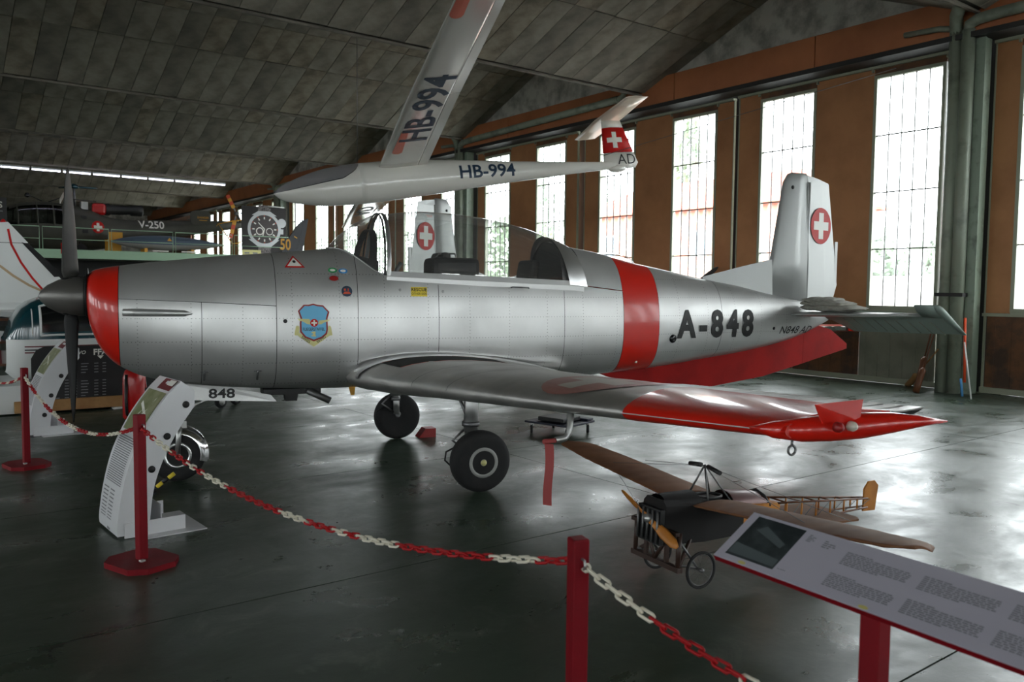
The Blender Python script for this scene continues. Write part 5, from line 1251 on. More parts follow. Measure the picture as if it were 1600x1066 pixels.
# ------------------------------------------------------------------ lectern sign in the foreground
sg_o = Vector((-1.58, 1.97, 0.90)); sgn_ = thing('lectern_sign', 'sloping white text board on a red post, blurred at the lower right', 'sign', (-1.58, 1.97, 0), (0, 0, math.radians(-4.5)))
SLP = Matrix.Rotation(math.atan2(0.106, 0.176), 4, 'X'); SH = math.hypot(0.106, 0.176); SWd = 1.32
hold = Matrix.Translation((0, 0, 0.90))@SLP
def SP(u, v, h=0.0): return hold@Vector((u, v, h))
def sbox(u0, u1, v0, v1, h0, h1, nm, m, par=None):
    vs_ = [SP(u, v, h) for u in (u0, u1) for v in (v0, v1) for h in (h0, h1)]
    return MB().add(vs_, [(0,1,3,2),(4,6,7,5),(0,4,5,1),(2,3,7,6),(0,2,6,4),(1,5,7,3)]).build(nm, m, par or sgn_)
bd = sbox(0, SWd, 0, SH, -0.018, 0, 'backing_board', 'post_red'); sh = sbox(0.001, SWd-0.001, 0.0005, SH-0.001, 0.0, 0.003, 'printed_sheet', 'sign_white')
PX0, PX1 = 0.03, 0.205
ph = sbox(PX0, PX1, 0.022, SH-0.012, 0.003, 0.0035, 'photo_print', 'print_dark', sh)
MB().add([SP(PX0+0.03, 0.14, 0.0042), SP(PX0+0.055, 0.165, 0.0042), SP(PX0+0.15, 0.12, 0.0042), SP(PX0+0.145, 0.10, 0.0042)], [(0,1,2,3)]).add([SP(PX0+0.005, 0.03, 0.0041), SP(PX0+0.005, 0.075, 0.0041), SP(PX1-0.005, 0.06, 0.0041), SP(PX1-0.005, 0.03, 0.0041)], [(0,1,2,3)]).build('photo_shapes', 'print_grey_dark', sh, fix=False)
def textblock(u0, u1, v0, v1, n, mm='print_grey'):
    tb = MB(); rn = random.Random(int(u0*1000))
    for i in range(n):
        v = v1-(v1-v0)*(i+0.2)/n; e = u1 if i < n-1 else u0+(u1-u0)*0.6
        if i == 0: e = u0+(u1-u0)*0.4
        u = u0
        while u < e-0.004:
            l_ = rn.uniform(0.006, 0.020); tb.add([SP(u, v, 0.0036), SP(min(e, u+l_), v, 0.0036), SP(min(e, u+l_), v-(v1-v0)/n*0.55, 0.0036), SP(u, v-(v1-v0)/n*0.55, 0.0036)], [(0,1,2,3)]); u += l_+0.003
    tag(tb.build('text_block', mm, sh, fix=False), kind='stuff')
for (a, b_) in ((0.36, 0.55), (0.58, 0.77), (0.80, 0.99), (1.02, 1.21)):
    textblock(a, b_, 0.115, 0.165, 8); textblock(a, b_, 0.03, 0.08, 8)
textblock(0.225, 0.25, 0.155, 0.185, 5); textblock(0.28, 0.32, 0.15, 0.18, 4); textblock(0.215, 0.285, 0.03, 0.034, 1)
for u in (0.105, 0.50): MB().add([SP(u+0.014*math.cos(t), 0.008+0.006*math.sin(t), 0.0038) for t in [i*math.pi/6 for i in range(12)]], [tuple(range(12))]).build('yellow_dot', 'sticker_yellow', sh, fix=False)
MB().bevbox((0.50, 0.06, 0.45), (0.055, 0.055, 0.90), 0.005).build('post', 'post_red', sgn_)
MB().prism([(a+0.50, b+0.06, 0) for a, b in ((0.20,-0.09),(0.20,0.09),(0.12,0.17),(-0.12,0.17),(-0.20,0.09),(-0.20,-0.09),(-0.12,-0.17),(0.12,-0.17))], (0, 0, 0.035)).build('base', 'post_red', sgn_)
mat('strap_print', srgb(120,112,112), 0.6, noise=(14.0, srgb(52,46,46), 0.45, 0.6))
# ------------------------------------------------------------------ gallery at the far end
GX, GZ = -34.0, 2.86
gal = struct(MB().box((GX-9, 4.6, GZ-0.06), (18, 19.4, 0.12)).build('floor_gallery', 'grey_sheet'))
MB().box((GX, 4.6, GZ-0.11), (0.10, 19.4, 0.26)).build('edge_beam', 'pale_green', gal)
for y in (-4.5, 0.5, 5.5, 10.5, 14.0):
    MB().box((GX-0.2, y, (GZ-0.24)/2), (0.16, 0.16, GZ-0.24)).build('support_post', 'dark_steel', gal)
struct(MB().box((GX-4.0, 4.6, (GZ-0.2)/2), (0.1, 19.4, GZ-0.22)).build('wall_under_gallery', 'dark_steel'))
rl = thing('gallery_railing', 'pale green steel railing along the gallery below the helicopter', 'railing', (GX+0.02, 0, GZ))
ycuts = [-2.75, -0.4, 1.95]+[at_x(px, 380, GX).y for px in (64, 172, 272, 364)]
ycuts += [ycuts[-1]+2.45]
for a, b_ in zip(ycuts[:-1], ycuts[1:]):
    a2, b2 = a+0.05, b_-0.05
    MB().tube([(0, a2, 0), (0, a2, 0.88), (0, b2, 0.88), (0, b2, 0)], 0.018, 6).build('rail_panel', 'pale_green', rl)
    MB().tube([(0, a2, 0.45), (0, b2, 0.45)], 0.013, 6).build('mid_rail', 'pale_green', rl)
MB().box((0.0, (ycuts[0]+ycuts[-1])/2, 0.03), (0.04, ycuts[-1]-ycuts[0], 0.10)).build('kick_plate', 'pale_green', rl)
# ---- helicopter, nose to the left
HX = -37.2
hl = thing('helicopter', 'dark olive helicopter V-250 standing on the gallery', 'helicopter', (HX, 0, GZ))
HT = np.array([(3.05,1.0,0.75,0.08),(3.2,1.3,0.45,0.42),(3.7,1.68,0.22,0.68),(4.4,1.95,0.13,0.80),(5.2,2.02,0.12,0.82),(6.1,1.95,0.14,0.80),(6.8,1.78,0.2,0.72),(7.4,1.55,0.32,0.55),(8.0,1.50,0.50,0.40),(9.3,1.55,0.74,0.30),(11.0,1.62,1.05,0.20),(12.3,1.68,1.30,0.13),(13.0,1.70,1.42,0.08)])
def hpt(y, th, off=0.0):
    zt, zb, w = [hermite(HT[:,0], HT[:,k], y) for k in (1, 2, 3)]; zc = (zt+zb)/2
    c, sn = math.cos(th), math.sin(th); q = 0.85
    return Vector(((w+off)*math.copysign(abs(c)**q, c), y, zc+((zt-zb)/2+off)*math.copysign(abs(sn)**q, sn)))
hyb = [5.6+(13.0-5.6)*i/30 for i in range(31)]
MB().loft([[hpt(y, 2*math.pi*j/28) for j in range(28)] for y in hyb]).build('rear_body', 'olive', hl)
hyf = [3.05+(5.6-3.05)*i/16 for i in range(17)]
MB().grid([[hpt(y, -math.pi-0.05+(math.pi+0.1)*j/24) for j in range(25)] for y in hyf]).build('cabin_floor_pan', 'olive', hl)
MB().grid([[hpt(y, 0.05+(math.pi-0.1)*j/24, -0.01) for j in range(25)] for y in hyf]).build('cabin_glazing', 'heli_glass', hl, fix=False)
for y in (3.35, 4.1, 4.75, 5.3): MB().tube([hpt(y, 0.0+math.pi*j/20, 0.0) for j in range(21)], 0.03, 6).build('window_pillar', 'olive', hl)
MB().grid([[hpt(y, 0.95+(math.pi-1.9)*j/12, 0.012) for j in range(13)] for y in hyf[5:]]).build('roof_panel', 'olive', hl, fix=False)
for y in (4.1, 5.0): MB().bevbox((0, y, 0.75), (1.1, 0.5, 0.9), 0.08).build('cabin_seat', 'heli_dark', hl)
# engine, mast and stub rotor
MB().lathe([(0,0.16),(0.1,0.22),(0.5,0.24),(0.55,0.2),(0.9,0.2),(1.3,0.17),(1.35,0.22),(1.75,0.23),(1.8,0.18)], (0, 6.9, 1.86), (0, 1, 0.02), 20).build('engine', 'heli_dark', hl)
MB().bevbox((0.30, 6.98, 1.85), (0.12, 0.52, 0.46), 0.10).build('intake_cover', 'extinguisher_red', hl)
MB().box((0.25, 6.45, 1.95), (0.3, 0.25, 0.3)).build('oil_cooler', 'steel', hl)
MB().tube([(0, 6.15, 1.85), (0, 6.15, 2.75)], 0.05, 10).build('rotor_mast', 'steel_dark', hl)
MB().lathe([(0, 0.12), (0.05, 0.2), (0.12, 0.16), (0.2, 0.06)], (0, 6.15, 2.62), (0,0,1), 16).build('rotor_head', 'teal_paint', hl)
for a in (90, 210, 330):
    d = Vector((math.cos(math.radians(a)), math.sin(math.radians(a)), 0)); MB().tube([Vector((0,6.15,2.70))+d*0.15, Vector((0,6.15,2.70))+d*0.85], [0.05, 0.035], 8).build('blade_cuff', 'teal_paint', hl)
MB().tube([(0.2, 5.2, 2.02), (0.2, 5.6, 2.2), (0.2, 6.9, 2.15)], 0.02, 6).build('roof_rail', 'heli_dark', hl)
MB().lathe([(0, 0.05), (0.05, 0.09), (0.12, 0.09), (0.15, 0.0)], (0.1, 4.55, 2.22), (0.5, -0.6, 0.2), 12).build('search_lamp', 'black_gloss', hl)
MB().tube([(0.1, 4.55, 2.25), (0.1, 5.0, 2.05)], 0.02, 6).build('lamp_arm', 'heli_dark', hl)
hs_ = lambda y, z, off=0.012: hpt(y, math.asin(max(-1, min(1, math.copysign(abs((z-sum(hermite(HT[:,0], HT[:,k], y) for k in (1,2))/2)/((hermite(HT[:,0], HT[:,1], y)-hermite(HT[:,0], HT[:,2], y))/2))**(1/0.85), z-sum(hermite(HT[:,0], HT[:,k], y) for k in (1,2))/2)))), off)
cV = at_x(237, 348, HX+0.32); cE = at_x(153, 355, HX+0.68)
decal('lettering', text2d('V-250', 0.42, 0.02, 'CENTER', 0.1), lambda x, y: hs_(cV.y+x, cV.z-GZ-0.09+y), 'white_decal', hl)
decal('roundel', subdiv2d([circ2d(0.24)], 0.08), lambda x, y: hs_(cE.y+x, cE.z-GZ+y), 'red_decal', hl)
decal('roundel_cross', subdiv2d([cross2d(0.16, 0.052)], 0.08), lambda x, y: hs_(cE.y+x, cE.z-GZ+y, 0.02), 'white_decal', hl)
for (y, z) in ((6.35, 1.45), (6.38, 0.9), (6.75, 0.55)): MB().box(hs_(y, z, 0.0), (0.03, 0.2, 0.13)).build('vent', 'black_paint', hl)
pz = at_x(312, 341, HX+0.5); MB().prism([(0.59, pz.y+0.43*math.copysign(abs(math.cos(a))**0.55, math.cos(a)), pz.z-GZ+0.31*math.copysign(abs(math.sin(a))**0.55, math.sin(a))) for a in [i*math.pi/14 for i in range(28)]], (0.06, 0, 0)).build('stabiliser_plate', 'olive', hl)
MB().box((0, pz.y, pz.z-GZ), (1.3, 0.4, 0.04)).build('stabiliser', 'olive', hl)
decal('plate_lettering', text2d('DANGER', 0.12, 0.01, 'CENTER'), lambda x, y: Vector((0.656, pz.y+0.1+x, pz.z-GZ+0.02+y)), 'mustard', hl); MB().box((0.655, pz.y+0.1, pz.z-GZ-0.1), (0.006, 0.34, 0.03)).build('plate_line', 'mustard', hl)
tr_ = at_x(368, 334, HX); hub = Vector((0.1, tr_.y, tr_.z-GZ))
MB().tube([(0, 12.9, 1.56), hub], [0.08, 0.05], 8).build('tail_boom_tip', 'olive', hl)
MB().lathe([(-0.1, 0.08), (0.1, 0.08)], hub, (1,0,0), 12).build('tail_rotor_hub', 'steel_dark', hl)
for (px, py, ps, pe) in ((355, 305, 0.0, 0), (415, 331, 0, 0), (360, 372, 0, 0)):
    e = at_x(px, py, HX+0.1); e = Vector((0.1, e.y, e.z-GZ)); d = (e-hub); n_ = Vector((1, 0, 0)).cross(d).normalized()*0.085
    for i, m_ in enumerate(('steel_dark', 'mustard', 'orange_red', 'mustard', 'orange_red')):
        a, b_ = hub+d*(0.12+0.176*i), hub+d*(0.12+0.176*(i+1)-0.004); k_ = n_*(0.4 if i == 0 else 1)
        MB().prism([a-k_, b_-k_, b_+k_, a+k_], (0.03, 0, 0)).build('tail_rotor_blade', m_, hl)
gp = [at_x(px, py, HX+0.2) for px, py in ((341, 350), (365, 345), (398, 343), (405, 350), (400, 362), (388, 372), (372, 380), (363, 381), (352, 365))]
MB().tube([(0.2, q.y, q.z-GZ) for q in gp], 0.025, 6, closed=True).build('rotor_guard', 'mustard', hl)
MB().tube([(0.2, gp[0].y, gp[0].z-GZ), (0.05, 11.6, 1.25)], 0.02, 6).build('guard_strut', 'mustard', hl)
for sx in (-1, 1):
    MB().lathe([(-0.07, 0.2), (0.07, 0.2)], (sx*0.95, 6.2, 0.2), (1,0,0), 18).build('wheel', 'rubber', hl); MB().tube([(sx*0.95, 6.2, 0.2), (sx*0.6, 6.2, 0.5)], 0.05, 8).build('wheel_leg', 'heli_dark', hl)
MB().lathe([(-0.06, 0.17), (0.06, 0.17)], (0, 3.75, 0.17), (1,0,0), 16).tube([(0, 3.75, 0.17), (0, 3.8, 0.5)], 0.04, 8).build('nose_wheel', 'rubber', hl)
# ---- drop tank on its cradle
dt = thing('drop_tank', 'blue-grey drop tank on an orange cradle behind the gallery railing', 'drop tank', (-35.3, 0, GZ))
ta, tb_ = at_x(172, 379, -35.3), at_x(352, 384, -35.3); tl_ = tb_.y-ta.y
prof = [(0, 0.01), (0.03, 0.06), (0.1, 0.15), (0.25, 0.26), (0.45, 0.30), (0.65, 0.26), (0.85, 0.14), (0.97, 0.04), (1, 0.005)]
pr2 = [(t*tl_, hermite([p[0] for p in prof], [p[1] for p in prof], t)) for t in [i/28 for i in range(29)]]
n = 20
for nm, a0, a1, m_ in (('upper_shell', -0.25, math.pi+0.25, 'tank_blue'), ('lower_shell', math.pi+0.25, 2*math.pi-0.25, 'tank_grey')):
    MB().grid([[(r*math.cos(a0+(a1-a0)*j/n), ta.y+d, 0.50+r*math.sin(a0+(a1-a0)*j/n)) for j in range(n+1)] for d, r in pr2]).build(nm, m_, dt, fix=False)
yc = ta.y+tl_*0.48
decal('tank_mark', ([(-0.14,-0.08),(0.14,-0.08),(0,0.12)], [(0,1,2)]), lambda x, y: Vector((0.285, yc+x, 0.60+y)), 'mustard', dt)
for q in (-0.9, 0.9): MB().prism([(-0.3, yc+q-0.06, 0), (0.3, yc+q-0.06, 0), (0.3, yc+q-0.06, 0.27), (0.15, yc+q-0.06, 0.24), (-0.15, yc+q-0.06, 0.24), (-0.3, yc+q-0.06, 0.27)], (0, 0.12, 0)).build('cradle', 'mustard', dt)
MB().box((0.25, yc, 0.06), (0.08, 3.0, 0.1)).build('cradle_rail', 'wood_dark', dt)
for q in (-0.35, 0.75): MB().box((0.31, yc+q, 0.17), (0.02, 0.6, 0.05)).build('cradle_label', 'white_decal', dt)
ws = thing('work_stand', 'yellow wheeled stand behind the drop tank on the gallery', 'stand', (-36.0, 7.3, GZ)); MB().box((0, 0, 0.35), (0.5, 0.5, 0.5)).box((0, 0.1, 0.75), (0.06, 0.5, 0.3)).build('body', 'mustard', ws)
for q in (-0.2, 0.2): MB().lathe([(-0.03, 0.09), (0.03, 0.09)], (0.2, q, 0.09), (1,0,0), 12).build('castor', 'rubber', ws)
# ---- banner with a chronograph
bx = GX-0.25
c0, c1 = at_x(377, 321, bx), at_x(447, 400, bx); wc = at_x(413, 358.5, bx); rr = (at_x(440, 358, bx).y-at_x(388, 358, bx).y)/2
bn = thing('watch_banner', 'dark hanging banner showing a large silver chronograph watch', 'banner', (bx, 0, 0))
MB().box((0, (c0.y+c1.y)/2, (c0.z+2.90)/2), (0.02, c1.y-c0.y, c0.z-2.90)).build('cloth', 'banner_dark', bn)
MB().tube([(0, at_x(418, 322, bx).y, at_x(418, 322, bx).z), (0, at_x(444, 325, bx).y, at_x(444, 325, bx).z)], 0.03, 6).build('hanging_bar', 'white_paint', bn)
W2 = lambda x, y, h=0.0: Vector((0.012+h, wc.y+x, wc.z+y))
def wd_(nm, polys, m_, h): return decal(nm, subdiv2d(polys, 3.0), lambda x, y: W2(x, y, h), m_, bn)
wd_('strap', [[(-0.30*rr/0.7, rr*0.9), (0.30*rr/0.7, rr*0.9), (0.26*rr/0.7, rr*1.40), (-0.24*rr/0.7, rr*1.40)]], 'strap_print', 0.002); wd_('strap', [[(-0.28, -rr*0.95), (0.28, -rr*0.95), (0.26, -rr*1.5), (-0.26, -rr*1.5)]], 'strap_print', 0.002)
wd_('case', [circ2d(rr, 40)], 'watch_silver', 0.004); wd_('lug', [[(-rr*0.75, rr*0.8), (-rr*0.35, rr*1.05), (rr*0.35, rr*1.05), (rr*0.75, rr*0.8)], [(-rr*0.95, -rr*0.6), (-rr*0.35, -rr*1.05), (rr*0.35, -rr*1.05), (rr*0.9, -rr*0.6)]], 'watch_silver', 0.003)
wd_('crown', [circ2d(rr*0.27, 18, (rr*1.05, rr*0.40)), [(rr*0.95, -rr*0.25), (rr*1.15, -rr*0.25), (rr*1.15, rr*0.05), (rr*0.95, rr*0.05)]], 'watch_silver', 0.003)
wd_('dial', [circ2d(rr*0.83, 36)], 'watch_dial', 0.006)
for i in range(12):
    a = i*math.pi/6; ca, sa = math.cos(a), math.sin(a); q = lambda u, v: (u*ca-v*sa, u*sa+v*ca)
    wd_('hour_mark', [[q(rr*0.58, -rr*0.035), q(rr*0.72, -rr*0.035), q(rr*0.72, rr*0.035), q(rr*0.58, rr*0.035)]], 'white_decal', 0.008)
    wd_('minute_dot', [[q(rr*0.76, -rr*0.03), q(rr*0.81, -rr*0.03), q(rr*0.81, rr*0.03), q(rr*0.76, rr*0.03)]], 'orange_red', 0.008)
wd_('subdial', ring2d(rr*0.17, rr*0.23, 16, (-rr*0.28, -rr*0.12)), 'white_decal', 0.008); wd_('subdial', ring2d(rr*0.17, rr*0.21, 16, (rr*0.30, -rr*0.12)), 'white_decal', 0.008)
wd_('watch_hand', [[(0, -rr*0.03), (-rr*0.38, rr*0.36), (-rr*0.36, rr*0.40), (rr*0.03, rr*0.02)]], 'white_decal', 0.010); wd_('watch_hand', [[(-0.02, 0), (rr*0.03, 0), (-rr*0.08, -rr*0.4), (-rr*0.13, -rr*0.38)]], 'white_decal', 0.010)
pc = at_x(384, 391, GX-0.1); pb = tag(MB().box((0,0,0), (0.02, 0.80, 0.30)).build('notice_board', 'cream_decal'), 'small cream notice board below the watch banner', 'notice'); pb.location = (GX-0.12, pc.y+0.25, 3.02)
for q in (-0.2, 0.15): MB().box((0.012, q, 0.02), (0.004, 0.2, 0.06)).build('printed_figure', 'print_grey', pb)
# ---- dark jet fin with the number 50
jf = thing('jet_aircraft', 'dark navy jet whose fin with a yellow number 50 rises beside the watch banner', 'airplane', (-26, 0, 0))
fpx = [(424, 424), (447, 378), (462, 356), (470, 347), (479, 342), (481, 343), (477, 365), (466, 424)]
fp = [at_x(a, b, -26) for a, b in fpx]
MB().prism([(0.05, q.y, q.z) for q in fp], (-0.10, 0, 0)).build('fin', 'fin_navy', jf)
MB().prism([(0.056, fp[5].y-0.02, fp[5].z), (0.056, fp[5].y-0.16, fp[5].z-0.05), (0.056, fp[7].y-0.22, fp[7].z), (0.056, fp[7].y, fp[7].z)], (-0.112, 0, 0)).build('rudder', 'fin_navy', jf)
c50 = at_x(446, 382, -25.94)
decal('number', text2d('50', 0.50, 0.02, 'CENTER'), lambda x, y: Vector((0.058, c50.y+x*0.75, c50.z+y)), 'mustard', jf)
MB().prism([(0.058, c50.y+0.3, c50.z+0.25), (0.058, c50.y+0.4, c50.z+0.20), (0.058, c50.y+0.4, c50.z+0.24), (0.058, c50.y+0.3, c50.z+0.29)], (0.004, 0, 0)).build('fin_mark', 'mustard', jf)
MB().lathe([(0, 0.28), (1, 0.42), (3, 0.55), (5, 0.52), (6.5, 0.3), (7.2, 0.03)], (0, 11.0, 1.62), (0, -1, -0.02), 24).build('fuselage', 'fin_navy', jf)
for sx in (-1, 1): MB().lathe([(-0.08, 0.3), (0.08, 0.3)], (sx*1.0, 7.6, 0.3), (1,0,0), 18).tube([(sx*1.0, 7.6, 0.3), (sx*0.4, 7.6, 1.4)], 0.06, 8).build('main_wheel', 'rubber', jf)
MB().lathe([(-0.06, 0.24), (0.06, 0.24)], (0, 4.9, 0.24), (1,0,0), 16).tube([(0, 4.9, 0.24), (0, 5.0, 1.3)], 0.05, 8).build('nose_wheel', 'rubber', jf)
for sx in (-1, 1): MB().prism([(sx*0.4, 8.4, 1.5), (sx*3.2, 9.0, 1.45), (sx*3.2, 9.7, 1.45), (sx*0.4, 9.6, 1.5)], (0, 0, 0.08)).build('wing', 'fin_navy', jf)
# ---- white light aircraft behind the display, tail towards us
wp = thing('light_aircraft', 'white light aircraft with red and tan stripes behind the cockpit display', 'airplane', (-15, 0, 0))
q_ = lambda px, py: at_x(px, py, -15)
fpx = [(-62, 352), (12, 347), (36, 372), (66, 404), (98, 440), (88, 474), (-20, 488), (-60, 488)]
MB().prism([(0.05, q_(a, b).y, q_(a, b).z) for a, b in fpx], (-0.10, 0, 0)).build('fin', 'white_paint', wp)
MB().prism([(0.058, q_(a, b).y, q_(a, b).z) for a, b in ((33, 379), (44, 381), (99, 432), (84, 433))], (-0.116, 0, 0)).build('de_icer_strip', 'rubber', wp)
def stripe(pts, w, m_, nm):
    P = [q_(a, b) for a, b in pts]; b_ = MB(); L_ = []
    for i, p in enumerate(P):
        d = (P[min(i+1, len(P)-1)]-P[max(i-1, 0)]).normalized(); nn = Vector((0, -d.z, d.y))*w; L_.append([(0.054, p.y+nn.y, p.z+nn.z), (0.054, p.y-nn.y, p.z-nn.z)])
    b_.grid(L_).build(nm, m_, wp, fix=False)
stripe([(12, 358), (17, 382), (32, 410), (50, 435), (68, 455)], 0.016, 'red_decal', 'red_stripe'); stripe([(-30, 403), (0, 416), (20, 431), (45, 446), (68, 456)], 0.018, 'tan_stripe', 'tan_stripe')
MB().box((0.051, q_(0, 378).y, q_(0, 379).z), (0.004, 0.95, 0.008)).build('fin_joint', 'dark_gap', wp)
MB().lathe([(0, 0.04), (0.05, 0.04), (0.08, 0.02), (0.09, 0)], (0, q_(5, 349).y, q_(5, 351).z), (0,0,1), 14).build('beacon', 'extinguisher_red', wp)
MB().lathe([(0, 0.10), (0.6, 0.22), (2.0, 0.42), (3.2, 0.58), (4.2, 0.6), (5.2, 0.45), (5.8, 0.2)], (-0.0, q_(0, 440).y-0.1, 1.30), (-0.25, 1, 0.0), 24).build('fuselage', 'white_paint', wp)
MB().lathe([(0.55, 0.225), (2.0, 0.425), (2.05, 0.43), (0.6, 0.235)], (-0.0, q_(0, 440).y-0.1, 1.34), (-0.25, 1, 0.0), 24, caps=False).build('fuselage_stripe', 'red_decal', wp)
MB().prism([(1.2, q_(-50, 495).y, 1.22), (1.2, q_(86, 480).y-0.35, 1.22), (0.0, q_(86, 480).y, 1.24), (-1.4, q_(86, 480).y-0.35, 1.22), (-1.4, q_(-50, 495).y, 1.22)], (0, 0, 0.06)).build('tailplane', 'white_paint', wp)
for sx in (0.9, -0.9): MB().lathe([(-0.07, 0.2), (0.07, 0.2)], (sx-0.75, 4.6, 0.2), (1,0,0), 16).tube([(sx-0.75, 4.6, 0.2), (sx*0.4-0.75, 4.6, 0.95)], 0.04, 8).build('main_wheel', 'rubber', wp)
MB().lathe([(-0.06, 0.17), (0.06, 0.17)], (-1.3, 6.4, 0.17), (1,0,0), 16).tube([(-1.3, 6.4, 0.17), (-1.3, 6.4, 1.0)], 0.04, 8).build('nose_wheel', 'rubber', wp)
# ---- cockpit section on a plinth with the black board
cs = thing('cockpit_display', 'white and dark green cockpit section on a low white plinth behind the propeller', 'cockpit', (-13.1, 0, 0))
MB().box((0.1, 2.15, 0.20), (1.5, 2.1, 0.36)).build('plinth', 'white_paint', cs)
CT = [(1.26, 0.92, 0.50, 0.30), (1.32, 1.12, 0.42, 0.42), (1.42, 1.34, 0.385, 0.5), (1.60, 1.48, 0.385, 0.54), (1.95, 1.56, 0.385, 0.56), (2.6, 1.55, 0.385, 0.56), (3.15, 1.45, 0.385, 0.52)]
def cring(y, zt, zb, w, a0, a1, n, off=0.0):
    out = []
    for j in range(n+1):
        a = a0+(a1-a0)*j/n; c, s_ = math.cos(a), math.sin(a); zc = 0.95
        out.append(((w+off)*math.copysign(abs(c)**0.6, c), y, zc+((zt-zc if s_ > 0 else zc-zb)+off)*math.copysign(abs(s_)**0.6, s_)))
    return out
cys = [CT[0][0]+(CT[-1][0]-CT[0][0])*i/20 for i in range(21)]
cv_ = lambda y: [hermite([c[0] for c in CT], [c[k] for c in CT], y) for k in (1, 2, 3)]
MB().grid([cring(y, *cv_(y), -math.pi-0.0, 0.0, 24) for y in cys]).build('lower_shell', 'white_paint', cs, fix=False)
MB().grid([cring(y, *cv_(y), 0.0, math.pi, 24) for y in cys]).build('cabin_roof', 'teal_paint', cs, fix=False)
MB().add(cring(cys[0], *cv_(cys[0]), 0, 2*math.pi, 40)[:-1], [tuple(range(40))]).build('front_bulkhead', 'tinted_black', cs)
MB().grid([cring(y, *cv_(y), 0.05, 0.72, 8, 0.006) for y in cys[4:20]]).build('side_window', 'tinted_black', cs, fix=False)
fr_pts = [Vector(cring(y, *cv_(y), 0.02, 0.75, 8, 0.012)[0]) for y in cys[4:20]]
fr_top = [Vector(cring(y, *cv_(y), 0.02, 0.75, 8, 0.012)[-1]) for y in cys[4:20]]
left = [Vector(p) for p in cring(cys[4], *cv_(cys[4]), 0.02, 0.75, 8, 0.012)]
MB().tube(fr_top[::-1]+left[::-1]+fr_pts, 0.016, 6).build('window_frame', 'white_paint', cs)
left2 = [Vector(p) for p in cring(cys[3], *cv_(cys[3]), 0.02, 0.75, 8, 0.008)]
MB().tube(left2, 0.008, 6).build('pillar_trim', 'white_paint', cs)
for z0, m_ in ((0.865, 'print_maroon'), (0.82, 'fin_navy'), (0.785, 'print_maroon')):
    MB().grid([[(lambda c_, s_: ((cv_(y)[2]+0.006), y, zz))(0, 0) for zz in (z0, z0-0.018)] for y in cys[2:]]).build('side_stripe', m_, cs, fix=False)
db = thing('display_board', 'black display board with white FFA and BRAVO lettering behind the propeller blade', 'board', (-12.22, 0, 0))
b0, b1 = at_x(48, 545, -12.22), at_x(186, 625, -12.22)
MB().prism([(0, b0.y, 0.13), (0, b0.y, 0.72), (0, b0.y+0.06, 0.83), (0, b0.y+0.16, 0.88), (0, 3.0, 0.86), (0, 3.0, 0.13)], (-0.02, 0, 0)).build('panel', 'board_black', db)
cB = at_x(127, 551, -12.2); cF = at_x(156, 551, -12.2)
decal('lettering', text2d('BRAVO', 0.065, 0.012, 'RIGHT', italic=0.2), lambda x, y: Vector((0.004, cB.y+0.055+x, cB.z+y)), 'white_decal', db)
decal('lettering', text2d('FFA', 0.11, 0.03, 'CENTER'), lambda x, y: Vector((0.004, cF.y+0.01+x, cF.z+0.01+y)), 'white_decal', db)
MB().prism([(0.003, cF.y-0.03, cF.z-0.04), (0.003, cF.y+0.05, cF.z-0.04), (0.003, cF.y+0.01, cF.z-0.085)], (0.002, 0, 0)).build('logo_wedge', 'white_decal', db)
tl = MB(); rn = random.Random(3)
for col_ in (80, 127):
    for i in range(13):
        if i == 4: continue
        p = at_x(col_, 568+4.6*i+(4 if i > 4 else 0), -12.2)
        for (o_, w_) in ((0, rn.uniform(0.05, 0.10)), (0.16, 0.05), (0.26, 0.045)):
            tl.add([(0.004, p.y+o_, p.z), (0.004, p.y+o_+w_, p.z), (0.004, p.y+o_+w_, p.z-0.012), (0.004, p.y+o_, p.z-0.012)], [(0,1,2,3)])
tag(tl.build('text_lines', 'print_grey', db, fix=False), kind='stuff')
o = tag(MB().bevbox((-12.19, 2.08, 0.105), (0.045, 1.62, 0.15), 0.006).build('plinth_plank', 'wood'), 'light wooden plank along the foot of the black display board', 'plank')
for (y, i) in ((2.53, 0), (1.62, 1)):
    tag(MB().bevbox((-12.20, y, 0.014), (0.16, 0.22, 0.027), 0.004).build('plank_block', 'white_paint'), ('white block under the right end of the wooden plank', 'white block under the left part of the wooden plank')[i], 'block', 'plank blocks')
# shelf of small items at the far left
sf = thing('storage_shelf', 'dark shelf with small red and white items at the left edge', 'shelf', (-17.2, 1.35, 0))
for z in (0.25, 0.65, 1.05): MB().box((0, 0, z), (0.4, 1.3, 0.04)).build('shelf_board', 'wood_dark', sf)
for y in (-0.64, 0.64): MB().box((0, y, 0.6), (0.4, 0.04, 1.2)).build('side', 'wood_dark', sf)
rn = random.Random(5)
for k in range(2):
    for i in range(9):
        w_ = rn.uniform(0.08, 0.12); h_ = rn.uniform(0.14, 0.27); cl_ = rn.choice((('white_paint', 'white'), ('print_maroon', 'maroon'), ('white_paint', 'white'), ('board_black', 'black')))
        o = tag(MB().bevbox((0, 0, h_/2), (0.16, w_, h_), 0.008).build('boxed_item', cl_[0]), 'small %s box, %s from the left on the %s board of the dark shelf' % (cl_[1], ('first','second','third','fourth','fifth','sixth','seventh','eighth','ninth')[i], ('lowest', 'middle')[k]), 'box', 'boxes on the dark shelf')
        o.location = (-17.1, 1.35-0.52+i*0.13, 0.27+0.4*k)
